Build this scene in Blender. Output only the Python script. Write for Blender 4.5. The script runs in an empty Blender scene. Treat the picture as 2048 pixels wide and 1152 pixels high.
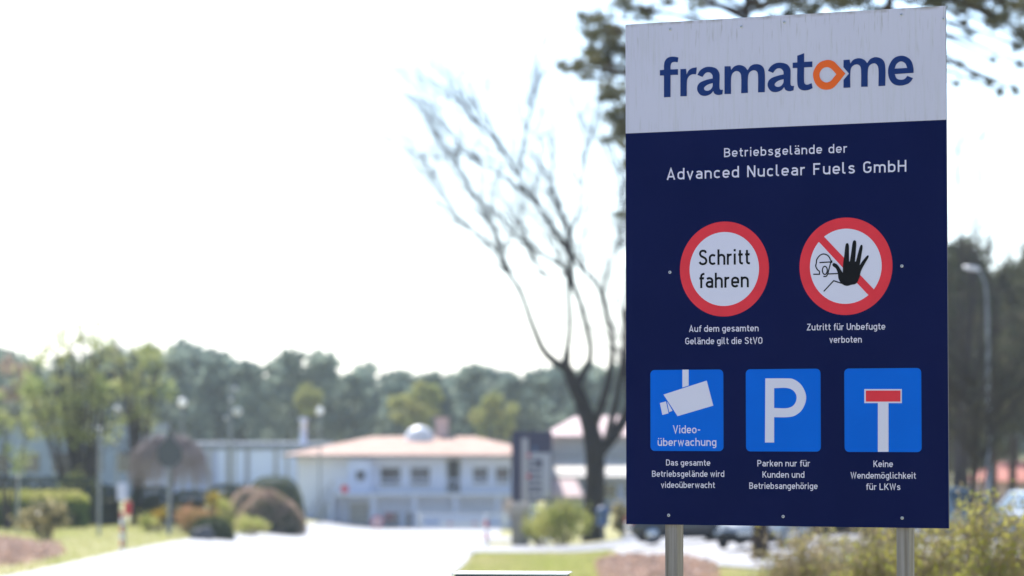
import bpy, bmesh, math, random
import numpy as np
from mathutils import Vector, Matrix
from mathutils.geometry import tessellate_polygon

SC = bpy.context.scene
COL = SC.collection
R = math.radians
rng = np.random.default_rng(7)
random.seed(7)

# ------------------------------------------------------------------ camera
F = 6200.0                       # focal length in photo pixels (2048 wide)
PITCH = math.atan(282.0 / F)
EYE = 1.6
cam_d = bpy.data.cameras.new('camera')
cam = bpy.data.objects.new('camera', cam_d)
COL.objects.link(cam)
cam.location = (0, 0, EYE)
cam.rotation_euler = (math.pi / 2 + PITCH, 0, 0)
cam_d.sensor_width = 36.0
cam_d.lens = F / 2048 * 36
cam_d.clip_start = 0.1
cam_d.clip_end = 3000
cam_d.dof.use_dof = True
cam_d.dof.focus_distance = 11.0
cam_d.dof.aperture_fstop = 3.2
SC.camera = cam

# ------------------------------------------------------------------ sky, sun
SUN_AZ, SUN_EL = R(-20), R(47)
w = bpy.data.worlds.new('World')
SC.world = w
w.use_nodes = True
_nt = w.node_tree
_sky = _nt.nodes.new('ShaderNodeTexSky')
_sky.sky_type = 'NISHITA'
_sky.sun_disc = False
_sky.sun_elevation = SUN_EL
_sky.sun_rotation = SUN_AZ
_sky.air_density = 1.0
_sky.dust_density = 0.8
_sky.ozone_density = 3.0
# thin bright veil of high cloud on the sun's side of the sky
_tc = _nt.nodes.new('ShaderNodeTexCoord')
_dot = _nt.nodes.new('ShaderNodeVectorMath'); _dot.operation = 'DOT_PRODUCT'
_dot.inputs[1].default_value = (math.sin(SUN_AZ - R(8)), math.cos(SUN_AZ - R(8)), 0.25)
_nt.links.new(_tc.outputs['Generated'], _dot.inputs[0])
_mr = _nt.nodes.new('ShaderNodeMapRange'); _mr.interpolation_type = 'SMOOTHSTEP'
_mr.inputs[1].default_value = 0.25; _mr.inputs[2].default_value = 1.0
_nt.links.new(_dot.outputs['Value'], _mr.inputs[0])
_no = _nt.nodes.new('ShaderNodeTexNoise'); _no.inputs['Scale'].default_value = 3.0; _no.inputs['Detail'].default_value = 5
_nt.links.new(_tc.outputs['Generated'], _no.inputs['Vector'])
_m2 = _nt.nodes.new('ShaderNodeMapRange'); _m2.inputs[1].default_value = 0.3; _m2.inputs[2].default_value = 0.7; _m2.inputs[3].default_value = 0.75
_nt.links.new(_no.outputs[0], _m2.inputs[0])
_mm = _nt.nodes.new('ShaderNodeMath'); _mm.operation = 'MULTIPLY'
_nt.links.new(_mr.outputs[0], _mm.inputs[0]); _nt.links.new(_m2.outputs[0], _mm.inputs[1])
_mx = _nt.nodes.new('ShaderNodeMixRGB'); _mx.blend_type = 'ADD'; _mx.use_clamp = False
_mx.inputs[2].default_value = (1.0, 1.6, 2.8, 1)
_nt.links.new(_mm.outputs[0], _mx.inputs[0]); _nt.links.new(_sky.outputs[0], _mx.inputs[1])
_nt.links.new(_mx.outputs[0], _nt.nodes['Background'].inputs[0])
_nt.nodes['Background'].inputs[1].default_value = 0.12
sun_d = bpy.data.lights.new('sun', 'SUN')
sun_d.energy = 4.8
sun_d.angle = R(0.5)
sun_d.color = (1.0, 0.95, 0.90)
sun = bpy.data.objects.new('sun', sun_d)
COL.objects.link(sun)
sv = Vector((math.sin(SUN_AZ) * math.cos(SUN_EL), math.cos(SUN_AZ) * math.cos(SUN_EL), math.sin(SUN_EL)))
sun.rotation_euler = (-sv).to_track_quat('-Z', 'Y').to_euler()
sun.location = (0, 0, 60)
SC.view_settings.view_transform = 'Standard'
SC.view_settings.look = 'None'
SC.view_settings.gamma = 1.0
SC.view_settings.exposure = 0.97
SC.cycles.use_denoising = True
SC.cycles.max_bounces = 8
SC.cycles.volume_bounces = 1
SC.cycles.sample_clamp_indirect = 6
SC.cycles.caustics_reflective = False
SC.cycles.caustics_refractive = False

# ------------------------------------------------------------------ where things stand
def sst(a, b, x):
    t = min(1.0, max(0.0, (x - a) / (b - a)))
    return t * t * (3 - 2 * t)

def slope(x):
    return 0.0243 - 0.0043 * sst(-8, -16, x) - 0.0053 * sst(1.5, 8, x)

def G(x, y):                     # height of the ground
    return -max(0.0, min(y, 215.0)) * slope(x)

CP, SP = math.cos(PITCH), math.sin(PITCH)
def at(px, py, d):               # point at distance d (metres along +Y) seen at a photo pixel
    u, v = (px - 1024) / F, (576 - py) / F
    dy = CP - v * SP
    dz = SP + v * CP
    return Vector((u / dy * d, d, EYE + dz / dy * d))

def gpt(px, d):                  # ground point below a pixel column
    x = (px - 1024) / F * d
    return Vector((x, d, G(x, d)))

def gat(px, py):                 # ground point seen at a pixel
    lo, hi = 5.0, 215.0
    for _ in range(50):
        m = (lo + hi) / 2
        p = at(px, py, m)
        if p.z > G(p.x, m): lo = m
        else: hi = m
    p = at(px, py, lo)
    return Vector((p.x, lo, G(p.x, lo)))

# ------------------------------------------------------------------ materials
MATS = {}
def mat(name, c, rough=0.7, c2=None, nscale=3.0, stretch=(1, 1, 1), detail=4.0, lo=0.35, hi=0.65, bump=0.0, bscale=None, metal=0.0, spec=0.5, trans=0.0, coat=0.0):
    if name in MATS: return MATS[name]
    m = bpy.data.materials.new(name)
    m.use_nodes = True
    nt = m.node_tree
    b = nt.nodes['Principled BSDF']
    out = nt.nodes['Material Output']
    b.inputs['Base Color'].default_value = (*c, 1)
    b.inputs['Roughness'].default_value = rough
    b.inputs['Metallic'].default_value = metal
    b.inputs['Specular IOR Level'].default_value = spec
    b.inputs['Coat Weight'].default_value = coat
    col = None
    if c2 is not None or bump:
        tc = nt.nodes.new('ShaderNodeTexCoord')
        mp = nt.nodes.new('ShaderNodeMapping')
        mp.inputs['Scale'].default_value = stretch
        nt.links.new(tc.outputs['Object'], mp.inputs[0])
    if c2 is not None:
        n = nt.nodes.new('ShaderNodeTexNoise')
        n.inputs['Scale'].default_value = nscale
        n.inputs['Detail'].default_value = detail
        nt.links.new(mp.outputs[0], n.inputs['Vector'])
        cr = nt.nodes.new('ShaderNodeValToRGB')
        cr.color_ramp.elements[0].position = lo
        cr.color_ramp.elements[1].position = hi
        cr.color_ramp.elements[0].color = (*c, 1)
        cr.color_ramp.elements[1].color = (*c2, 1)
        nt.links.new(n.outputs[0], cr.inputs[0])
        nt.links.new(cr.outputs[0], b.inputs['Base Color'])
        col = cr.outputs[0]
    if bump:
        n2 = nt.nodes.new('ShaderNodeTexNoise')
        n2.inputs['Scale'].default_value = bscale or nscale * 3
        n2.inputs['Detail'].default_value = 6
        nt.links.new(mp.outputs[0], n2.inputs['Vector'])
        bp_ = nt.nodes.new('ShaderNodeBump')
        bp_.inputs['Strength'].default_value = bump
        nt.links.new(n2.outputs[0], bp_.inputs['Height'])
        nt.links.new(bp_.outputs[0], b.inputs['Normal'])
    if trans:
        t = nt.nodes.new('ShaderNodeBsdfTranslucent')
        t.inputs[0].default_value = (*c, 1)
        if col is not None: nt.links.new(col, t.inputs[0])
        mx = nt.nodes.new('ShaderNodeMixShader')
        mx.inputs[0].default_value = trans
        nt.links.new(b.outputs[0], mx.inputs[1])
        nt.links.new(t.outputs[0], mx.inputs[2])
        nt.links.new(mx.outputs[0], out.inputs[0])
    MATS[name] = m
    return m

def glass_mat(name, tint, rough=0.05):
    m = mat(name, tint, rough, spec=0.9, coat=0.3)
    return m

M = dict(
    navy=mat('navy_print', (0.0015, 0.0060, 0.057), 0.3, c2=(0.0030, 0.0075, 0.064), nscale=2.5, spec=0.06),
    letter=mat('pale_print', (0.70, 0.665, 0.80), 0.45, spec=0.1),
    red=mat('red_print', (0.80, 0.040, 0.060), 0.45, c2=(0.74, 0.036, 0.055), nscale=14, spec=0.15),
    blue=mat('blue_print', (0.0, 0.125, 0.66), 0.45, c2=(0.0, 0.135, 0.70), nscale=5, spec=0.05),
    black=mat('black_print', (0.006, 0.006, 0.008), 0.45, spec=0.12),
    wordblue=mat('wordmark_blue', (0.010, 0.034, 0.16), 0.45, spec=0.12),
    orange=mat('orange_print', (0.86, 0.135, 0.022), 0.45, spec=0.12),
    alu=mat('panel_edge', (0.10, 0.10, 0.13), 0.6),
    screw=mat('screw_steel', (0.62, 0.62, 0.64), 0.35, metal=0.6),
    slot=mat('screw_slot', (0.05, 0.05, 0.05), 0.6),
    postwood=mat('weathered_post', (0.31, 0.275, 0.265), 0.75, c2=(0.17, 0.14, 0.115), nscale=34, stretch=(3, 3, 0.07), lo=0.35, hi=0.72, bump=0.25, bscale=30, spec=0.3),
    grass=mat('grass_ground', (0.29, 0.29, 0.115), 0.9, c2=(0.43, 0.38, 0.21), nscale=0.55, detail=8, lo=0.35, hi=0.7, bump=0.6, bscale=9, spec=0.1),
    blade=mat('grass_blades', (0.33, 0.37, 0.10), 0.7, c2=(0.46, 0.42, 0.21), nscale=0.4, trans=0.5, spec=0.2),
    road=mat('road_asphalt', (0.26, 0.26, 0.265), 0.55, c2=(0.33, 0.33, 0.335), nscale=0.5, detail=8, bump=0.15, bscale=40, spec=0.5),
    paving=mat('parking_paving', (0.22, 0.22, 0.23), 0.62, c2=(0.29, 0.285, 0.29), nscale=0.6, detail=8, bump=0.15, bscale=30, spec=0.4),
    kerb=mat('kerb_stone', (0.34, 0.33, 0.32), 0.8, c2=(0.24, 0.23, 0.22), nscale=2, bump=0.2),
    litter=mat('leaf_litter', (0.42, 0.29, 0.22), 0.95, c2=(0.13, 0.09, 0.07), nscale=0.9, detail=8, bump=0.8, bscale=7, spec=0.1),
    dryleaf=mat('dry_leaves', (0.62, 0.46, 0.38), 0.85, c2=(0.42, 0.28, 0.20), nscale=1.5, trans=0.25, spec=0.2),
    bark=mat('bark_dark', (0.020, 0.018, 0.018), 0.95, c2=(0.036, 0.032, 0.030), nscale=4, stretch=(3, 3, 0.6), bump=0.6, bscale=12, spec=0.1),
    twig=mat('twig_bark', (0.045, 0.040, 0.042), 0.9, c2=(0.07, 0.060, 0.060), nscale=2, spec=0.15),
    pinebark=mat('pine_bark', (0.045, 0.032, 0.026), 0.95, c2=(0.075, 0.050, 0.038), nscale=5, stretch=(3, 3, 0.5), bump=0.7, bscale=14, spec=0.1),
    needle=mat('pine_needles', (0.085, 0.090, 0.048), 0.75, c2=(0.15, 0.14, 0.07), nscale=1.2, trans=0.4, spec=0.2),
    needle2=mat('dark_needles', (0.055, 0.068, 0.036), 0.8, c2=(0.12, 0.11, 0.06), nscale=0.6, trans=0.3, spec=0.15),
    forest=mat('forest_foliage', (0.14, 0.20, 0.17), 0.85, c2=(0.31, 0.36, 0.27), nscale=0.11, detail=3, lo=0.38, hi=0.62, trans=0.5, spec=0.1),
    springleaf=mat('spring_leaves', (0.30, 0.34, 0.11), 0.8, c2=(0.38, 0.36, 0.12), nscale=0.4, trans=0.4, spec=0.1),
    willow=mat('willow_leaves', (0.27, 0.34, 0.11), 0.8, c2=(0.35, 0.35, 0.17), nscale=0.7, trans=0.55, spec=0.1),
    hedge=mat('hedge_leaves', (0.07, 0.13, 0.03), 0.7, c2=(0.13, 0.19, 0.045), nscale=1.6, trans=0.45, spec=0.3),
    darkhedge=mat('dark_hedge_leaves', (0.020, 0.036, 0.022), 0.8, c2=(0.035, 0.055, 0.028), nscale=1.6, trans=0.1, spec=0.2),
    dometop=mat('clipped_yew', (0.075, 0.105, 0.04), 0.85, c2=(0.13, 0.15, 0.065), nscale=1.4, trans=0.15, spec=0.1),
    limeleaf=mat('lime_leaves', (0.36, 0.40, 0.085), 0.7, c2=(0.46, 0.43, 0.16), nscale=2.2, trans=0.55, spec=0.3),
    olive=mat('olive_leaves', (0.075, 0.08, 0.04), 0.4, c2=(0.58, 0.48, 0.22), nscale=2.4, lo=0.40, hi=0.62, trans=0.4, spec=0.6),
    brownheath=mat('brown_heath', (0.52, 0.37, 0.31), 0.9, c2=(0.30, 0.25, 0.15), nscale=1.4, trans=0.45, spec=0.1),
    orangebed=mat('orange_heath', (0.52, 0.29, 0.17), 0.9, c2=(0.44, 0.33, 0.12), nscale=1.2, trans=0.25, spec=0.1),
    yellowleaf=mat('yellow_flowers', (0.52, 0.36, 0.04), 0.7, c2=(0.30, 0.28, 0.06), nscale=1.8, trans=0.35, spec=0.1),
    shrubleaf=mat('shrub_young_leaves', (0.29, 0.31, 0.055), 0.65, c2=(0.38, 0.33, 0.09), nscale=2.5, trans=0.5, spec=0.3),
    shrubdry=mat('shrub_dry_leaves', (0.46, 0.36, 0.24), 0.8, c2=(0.36, 0.31, 0.16), nscale=3, trans=0.3, spec=0.2),
    shrubtwig=mat('shrub_twigs', (0.24, 0.185, 0.13), 0.85, c2=(0.34, 0.27, 0.19), nscale=3, spec=0.2),
    wall=mat('white_render', (0.73, 0.77, 0.89), 0.85, c2=(0.67, 0.71, 0.83), nscale=0.5, detail=6, bump=0.05, spec=0.2),
    greywall=mat('grey_render', (0.42, 0.43, 0.45), 0.85, c2=(0.36, 0.37, 0.39), nscale=0.5, detail=6, spec=0.2),
    hall=mat('pale_cladding', (0.43, 0.49, 0.70), 0.6, c2=(0.40, 0.46, 0.66), nscale=0.4, spec=0.3),
    hallpale=mat('white_cladding', (0.64, 0.72, 0.93), 0.6, spec=0.3),
    halldark=mat('hall_roof_edge', (0.20, 0.23, 0.29), 0.7, spec=0.3),
    tile=mat('roof_tiles', (0.39, 0.24, 0.18), 0.8, c2=(0.47, 0.32, 0.25), nscale=0.9, detail=8, bump=0.4, bscale=5, spec=0.25),
    pinkroof=mat('pink_roof', (0.50, 0.36, 0.35), 0.75, c2=(0.56, 0.43, 0.41), nscale=0.8, spec=0.3),
    creamroof=mat('cream_roof', (0.62, 0.57, 0.48), 0.6, c2=(0.55, 0.50, 0.43), nscale=0.5, spec=0.4),
    fascia=mat('fascia_grey', (0.30, 0.29, 0.30), 0.7),
    pane=glass_mat('window_glass', (0.05, 0.06, 0.075)),
    carglass=glass_mat('car_glass', (0.03, 0.05, 0.06)),
    frame=mat('window_frame', (0.55, 0.56, 0.58), 0.5),
    beige=mat('beige_door', (0.50, 0.47, 0.40), 0.6),
    darkopen=mat('dark_recess', (0.05, 0.052, 0.05), 0.9),
    white=mat('white_paint', (0.78, 0.78, 0.78), 0.45, spec=0.5),
    whitegloss=mat('opal_globe', (0.9, 0.9, 0.9), 0.15, spec=0.8, trans=0.35),
    redpaint=mat('red_paint', (0.55, 0.03, 0.04), 0.4),
    greypole=mat('galvanised', (0.28, 0.30, 0.32), 0.5, c2=(0.22, 0.24, 0.26), nscale=4, metal=0.3),
    darkmetal=mat('dark_metal', (0.06, 0.07, 0.08), 0.5, metal=0.2),
    totem=mat('totem_navy', (0.022, 0.022, 0.068), 0.4, c2=(0.028, 0.027, 0.075), nscale=1),
    totemtable=mat('totem_table', (0.42, 0.42, 0.46), 0.45),
    totembar=mat('totem_bar', (0.40, 0.38, 0.40), 0.5),
    stone=mat('pale_stone', (0.40, 0.36, 0.36), 0.85, c2=(0.28, 0.26, 0.27), nscale=3, bump=0.3),
    rock=mat('dark_rock', (0.09, 0.09, 0.095), 0.9, c2=(0.16, 0.155, 0.15), nscale=2, bump=0.6),
    bin=mat('blue_bin', (0.06, 0.12, 0.24), 0.5),
    tyre=mat('tyre_rubber', (0.018, 0.018, 0.02), 0.85),
    rim=mat('alloy_rim', (0.60, 0.61, 0.63), 0.25, metal=0.9),
    lampglass=mat('headlight_glass', (0.7, 0.72, 0.75), 0.1, spec=0.9),
    taillight=mat('tail_light', (0.5, 0.02, 0.02), 0.2),
    plate=mat('number_plate', (0.75, 0.75, 0.72), 0.5),
    feather=mat('bird_feathers', (0.16, 0.14, 0.18), 0.8),
)
def paint(name, c):
    return mat(name, c, 0.3, metal=0.25, spec=0.5, coat=0.7)

# ------------------------------------------------------------------ mesh builder
class MB:
    def __init__(s): s.v, s.f, s.mi = [], [], []
    def add(s, vs, fs, mi=0):
        o = len(s.v)
        s.v += [tuple(p) for p in vs]
        s.f += [tuple(i + o for i in f) for f in fs]
        s.mi += [mi] * len(fs)
        return s
    def box(s, x0, x1, y0, y1, z0, z1, mi=0, b=0.0):
        if b <= 0:
            vs = [(x, y, z) for z in (z0, z1) for y in (y0, y1) for x in (x0, x1)]
            return s.add(vs, [(0, 2, 3, 1), (4, 5, 7, 6), (0, 1, 5, 4), (2, 6, 7, 3), (0, 4, 6, 2), (1, 3, 7, 5)], mi)
        bm = bmesh.new()
        bmesh.ops.create_cube(bm, size=1)
        for v in bm.verts:
            v.co = ((x0 + x1) / 2 + v.co.x * (x1 - x0), (y0 + y1) / 2 + v.co.y * (y1 - y0), (z0 + z1) / 2 + v.co.z * (z1 - z0))
        bmesh.ops.bevel(bm, geom=bm.edges[:], offset=b, segments=2, affect='EDGES')
        return s.bm(bm, mi)
    def bm(s, bm, mi=0):
        bm.verts.index_update()
        s.add([v.co[:] for v in bm.verts], [[v.index for v in f.verts] for f in bm.faces], mi)
        bm.free()
        return s
    def tube(s, pts, rad, n=8, mi=0, caps=True):
        pts = [Vector(p) for p in pts]
        k = len(pts)
        if not hasattr(rad, '__len__'): rad = [rad] * k
        vs, fs = [], []
        up = Vector((0.13, 0.21, 0.97))
        for i in range(k):
            t = (pts[min(i + 1, k - 1)] - pts[max(i - 1, 0)])
            if t.length < 1e-9: t = Vector((0, 0, 1))
            t.normalize()
            a = t.cross(up)
            if a.length < 0.05: a = t.cross(Vector((1, 0, 0)))
            a.normalize()
            b = t.cross(a)
            for j in range(n):
                q = 2 * math.pi * j / n
                vs.append(pts[i] + (a * math.cos(q) + b * math.sin(q)) * rad[i])
        for i in range(k - 1):
            for j in range(n):
                j2 = (j + 1) % n
                fs.append((i * n + j, i * n + j2, (i + 1) * n + j2, (i + 1) * n + j))
        if caps:
            fs.append(tuple(range(n)))
            fs.append(tuple(range((k - 1) * n, k * n))[::-1])
        return s.add(vs, fs, mi)
    def lathe(s, prof, n=20, c=(0, 0, 0), axis='z', mi=0):
        vs, fs = [], []
        k = len(prof)
        for r, h in prof:
            for j in range(n):
                q = 2 * math.pi * j / n
                if axis == 'z': p = (c[0] + r * math.cos(q), c[1] + r * math.sin(q), c[2] + h)
                elif axis == 'y': p = (c[0] + r * math.cos(q), c[1] + h, c[2] + r * math.sin(q))
                else: p = (c[0] + h, c[1] + r * math.cos(q), c[2] + r * math.sin(q))
                vs.append(p)
        for i in range(k - 1):
            for j in range(n):
                j2 = (j + 1) % n
                fs.append((i * n + j, i * n + j2, (i + 1) * n + j2, (i + 1) * n + j))
        if prof[0][0] > 1e-6: fs.append(tuple(range(n)))
        if prof[-1][0] > 1e-6: fs.append(tuple(range((k - 1) * n, k * n)))
        return s.add(vs, fs, mi)
    def poly(s, outer, y, holes=(), mi=0, depth=0.0):      # flat outline in the local x-z plane at y
        loops = [outer] + list(holes)
        tri = tessellate_polygon([[Vector((a, b, 0)) for a, b in l] for l in loops])
        flat = [p for l in loops for p in l]
        s.add([(a, y, b) for a, b in flat], [tuple(t) for t in tri], mi)
        if depth:
            s.add([(a, y + depth, b) for a, b in flat], [tuple(t)[::-1] for t in tri], mi)
            for l in loops:
                n = len(l)
                s.add([(a, y, b) for a, b in l] + [(a, y + depth, b) for a, b in l], [(i, (i + 1) % n, n + (i + 1) % n, n + i) for i in range(n)], mi)
        return s
    def ribbon(s, pts, wd, y, mi=0, closed=False):         # flat stroke in the local x-z plane
        P = []
        for p in pts:
            if not P or (abs(p[0] - P[-1][0]) + abs(p[1] - P[-1][1])) > 1e-7: P.append(p)
        n = len(P)
        if n < 2: return s
        L, Rr = [], []
        for i in range(n):
            if closed:
                a, b, c = P[i - 1], P[i], P[(i + 1) % n]
            else:
                a, b, c = P[max(i - 1, 0)], P[i], P[min(i + 1, n - 1)]
            def nrm(p, q):
                dx, dz = q[0] - p[0], q[1] - p[1]
                l = math.hypot(dx, dz) or 1
                return (-dz / l, dx / l)
            n1 = nrm(a, b) if a != b else nrm(b, c)
            n2 = nrm(b, c) if b != c else n1
            mx, mz = n1[0] + n2[0], n1[1] + n2[1]
            ml = math.hypot(mx, mz) or 1
            mx, mz = mx / ml, mz / ml
            k = wd / 2 / max(0.42, mx * n1[0] + mz * n1[1])
            L.append((b[0] + mx * k, y, b[1] + mz * k))
            Rr.append((b[0] - mx * k, y, b[1] - mz * k))
        m = n if closed else n - 1
        return s.add(L + Rr, [(i, (i + 1) % n, n + (i + 1) % n, n + i) for i in range(m)], mi)
    def build(s, name, mats, parent=None, smooth=False, loc=None):
        me = bpy.data.meshes.new(name)
        me.from_pydata(s.v, [], s.f)
        if not isinstance(mats, (list, tuple)): mats = [mats]
        for m in mats: me.materials.append(m)
        if len(mats) > 1: me.polygons.foreach_set('material_index', s.mi)
        if smooth: me.polygons.foreach_set('use_smooth', [True] * len(me.polygons))
        me.update()
        o = bpy.data.objects.new(name, me)
        COL.objects.link(o)
        if parent: o.parent = parent
        if loc is not None: o.location = loc
        return o

def tag(o, label=None, cat=None, group=None, kind=None):
    if label: o['label'] = label
    if cat: o['category'] = cat
    if group: o['group'] = group
    if kind: o['kind'] = kind
    return o

def thing(name, loc, label, cat, group=None, rz=0.0):
    o = bpy.data.objects.new(name, None)
    o.empty_display_size = 0.3
    COL.objects.link(o)
    o.location = loc
    o.rotation_euler = (0, 0, rz)
    return tag(o, label, cat, group)

def np_mesh(name, V, m, parent=None, per=4):     # V: (N, per, 3) loose faces
    V = np.asarray(V, dtype=np.float32)
    n = len(V)
    me = bpy.data.meshes.new(name)
    me.vertices.add(n * per)
    me.vertices.foreach_set('co', V.reshape(-1))
    me.loops.add(n * per)
    me.loops.foreach_set('vertex_index', np.arange(n * per, dtype=np.int32))
    me.polygons.add(n)
    me.polygons.foreach_set('loop_start', np.arange(0, n * per, per, dtype=np.int32))
    me.materials.append(m)
    me.update(calc_edges=True)
    o = bpy.data.objects.new(name, me)
    COL.objects.link(o)
    if parent: o.parent = parent
    return o

def leaves(C, size, aspect=0.55, jitter=0.4, up=0.0):
    """pointed leaf quads at points C with random facing"""
    C = np.asarray(C, dtype=np.float64)
    n = len(C)
    a = rng.normal(size=(n, 3))
    a[:, 2] += up
    a /= np.linalg.norm(a, axis=1)[:, None] + 1e-9
    b = rng.normal(size=(n, 3))
    b -= (a * b).sum(1)[:, None] * a
    b /= np.linalg.norm(b, axis=1)[:, None] + 1e-9
    s = size * (1 + jitter * rng.uniform(-1, 1, n))[:, None]
    return np.stack([C - a * s, C + b * s * aspect, C + a * s, C - b * s * aspect], 1)

def blob(n, c, r, shell=0.45, squash=(1, 1, 1)):
    d = rng.normal(size=(n, 3))
    d /= np.linalg.norm(d, axis=1)[:, None]
    rad = (shell + (1 - shell) * rng.random(n) ** 0.6)[:, None]
    return np.array(c) + d * rad * r * np.array(squash)

# ------------------------------------------------------------------ ground, road, parking
def sheet(name, xs, ys, dz, m, inside=None):
    mb = MB()
    V = [(x, y, G(x, y) + dz) for y in ys for x in xs]
    nx = len(xs)
    Fq = []
    for j in range(len(ys) - 1):
        for i in range(nx - 1):
            Fq.append((j * nx + i, j * nx + i + 1, (j + 1) * nx + i + 1, (j + 1) * nx + i))
    mb.add(V, Fq)
    return mb.build(name, m, smooth=True)

gx = [-420, -300, -200, -140, -100, -70, -50, -40, -30, -24, -20] + [x * 0.5 - 18 for x in range(0, 61)] + [14, 18, 24, 30, 40, 60, 90, 140, 200, 300, 420]
gy = [-40, -20, -8, 0] + [5 * k for k in range(1, 43)] + [215, 230, 260, 300, 360, 430, 520, 640, 800]
tag(sheet('ground', gx, gy, 0.0, M['grass']), kind='structure')

def strip(name, rows, dz, m, n=10):              # rows: (y, xL, xR)
    mb = MB()
    V, Fq = [], []
    for (y, a, b) in rows:
        for i in range(n + 1):
            x = a + (b - a) * i / n
            V.append((x, y, G(x, y) + dz))
    for j in range(len(rows) - 1):
        for i in range(n):
            Fq.append((j * (n + 1) + i, j * (n + 1) + i + 1, (j + 1) * (n + 1) + i + 1, (j + 1) * (n + 1) + i))
    mb.add(V, Fq)
    return mb.build(name, m, smooth=True)

_le = [gat(*p) for p in ((38, 1151), (250, 1103), (340, 1086), (430, 1072), (500, 1064))]
_re = [gat(*p) for p in ((906, 1150), (930, 1128), (940, 1112), (966, 1092), (985, 1080), (1000, 1068))]
def edge(pts, y):
    ys = [p.y for p in pts]; xs = [p.x for p in pts]
    return float(np.interp(y, ys, xs))
rows = []
for y in [-30, -10, 0, 10, 20, 30, 40, 50, 56] + [60 + 3 * k for k in range(0, 48)]:
    rows.append((y, edge(_le, y), edge(_re, y)))
rows.append((206, -26, 3))
tag(strip('road', rows, 0.035, M['road'], 24), kind='structure')

tag(sheet('street', [-80, -40, -20, -10, 0, 10, 20, 40, 80], [-36, -28, -20, -12, -4, 3], 0.03, M['road']), kind='structure')  # unseen asphalt around the camera, added to neutralise green ground bounce

# parking area on the right with its entry from the road
P0, P1 = gat(1300, 1116), gat(1300, 1078)
rows = []
ya, yb = gat(1000, 1107).y, gat(1000, 1094).y
for k in range(0, 19):
    y = 66 + (150 - 66) * k / 18
    rows.append((y, max(float(np.interp(y, [66, 74, 80, 95, 105, 120, 150], [5.2, 4.4, 3.6, 3.2, 3.4, 4.2, 6.0])), 0.5), 60.0))
tag(strip('parking_lot', rows, 0.042, M['paving'], 40), kind='structure')
rows = []
for k in range(0, 7):
    y = ya + (yb - ya) * k / 6
    rows.append((y, edge(_re, y) - 0.3, 4.2))
tag(strip('path', rows, 0.050, M['paving'], 12), kind='structure')
yc, yd = gat(1000, 1084.5).y, gat(1000, 1075.5).y
rows = [(yc + (yd - yc) * k / 6, edge(_re, yc + (yd - yc) * k / 6) - 0.3, 1.75) for k in range(7)]
tag(strip('footpath', rows, 0.046, M['paving'], 8), kind='structure')

def patch(name, pxs, dz, m):                     # soft-edged bed on the ground through pixel outline
    c = [gat(*p) for p in pxs]
    mb = MB()
    mx = sum((p for p in c), Vector()) / len(c)
    V, Fq = [], []
    n = len(c)
    for k in range(7):
        t = k / 6
        for p in c:
            q = mx.lerp(p, t)
            V.append((q.x, q.y, G(q.x, q.y) + dz * (1 - t) ** 0.5 + 0.02 - 0.03 * (t > 0.99)))
    for k in range(6):
        for i in range(n):
            Fq.append((k * n + i, k * n + (i + 1) % n, (k + 1) * n + (i + 1) % n, (k + 1) * n + i))
    mb.add(V, Fq)
    tag(mb.build(name, m, smooth=True), kind='structure')
    return c, mx

def in_poly(x, y, poly):
    ins = False
    n = len(poly)
    for i in range(n):
        a, b = poly[i], poly[(i + 1) % n]
        if (a.y > y) != (b.y > y) and x < (b.x - a.x) * (y - a.y) / (b.y - a.y) + a.x: ins = not ins
    return ins

lit_pts = []
for pxs, nl in (([(-120, 1090), (-20, 1080), (60, 1088), (120, 1096), (135, 1108), (90, 1122), (30, 1132), (-120, 1140)], 1500),
           ([(1190, 1133), (1225, 1121), (1290, 1120), (1370, 1124), (1430, 1138), (1440, 1165), (1330, 1180), (1200, 1165)], 2200)):
    c, mx = patch('mulch_bed', pxs, 0.10, M['litter'])
    xs = [p.x for p in c]; ys = [p.y for p in c]
    k = 0
    while k < nl:
        x = rng.uniform(min(xs), max(xs)); y = rng.uniform(min(ys), max(ys))
        if in_poly(x, y, c):
            lit_pts.append((x, y, G(x, y) + 0.06 + rng.uniform(0, 0.12))); k += 1
tag(np_mesh('fallen_leaves', leaves(lit_pts, 0.09, 0.6, up=0.0), M['dryleaf']), kind='stuff')

# grass blades on the verges one can see
def blades(boxes, h):
    B = []
    for (x0, x1, y0, y1, n, test) in boxes:
        x = rng.uniform(x0, x1, n); y = rng.uniform(y0, y1, n)
        for a, b in zip(x, y):
            if test(a, b): B.append((a, b, G(a, b)))
    B = np.array(B)
    n = len(B)
    q = rng.uniform(0, 2 * math.pi, n)
    hh = h * rng.uniform(0.5, 1.2, n)
    wv = np.stack([np.cos(q), np.sin(q), np.zeros(n)], 1) * 0.02
    lean = np.stack([rng.normal(0, 0.35, n) * hh, rng.normal(0, 0.35, n) * hh, hh], 1)
    return np.stack([B - wv, B + wv, B + lean], 1)
ok_r = lambda x, y: x > edge(_re, y) + 0.1 and not (ya - .4 < y < yb + .4) and not (yc - .3 < y < yd + .3 and x < 2.2) and not (y > 64 and x > float(np.interp(y, [66, 74, 80, 95, 105, 120, 150], [5.2, 4.4, 3.6, 3.2, 3.4, 4.2, 6.0])) - 0.2)
ok_l = lambda x, y: x < edge(_le, y) - 0.1
tag(np_mesh('grass', np.concatenate([blades([(-1.4, 9, 46, 110, 46000, ok_r), (-34, -9.5, 58, 160, 60000, ok_l)], 0.09)]), M['blade'], per=3), kind='stuff')

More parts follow.
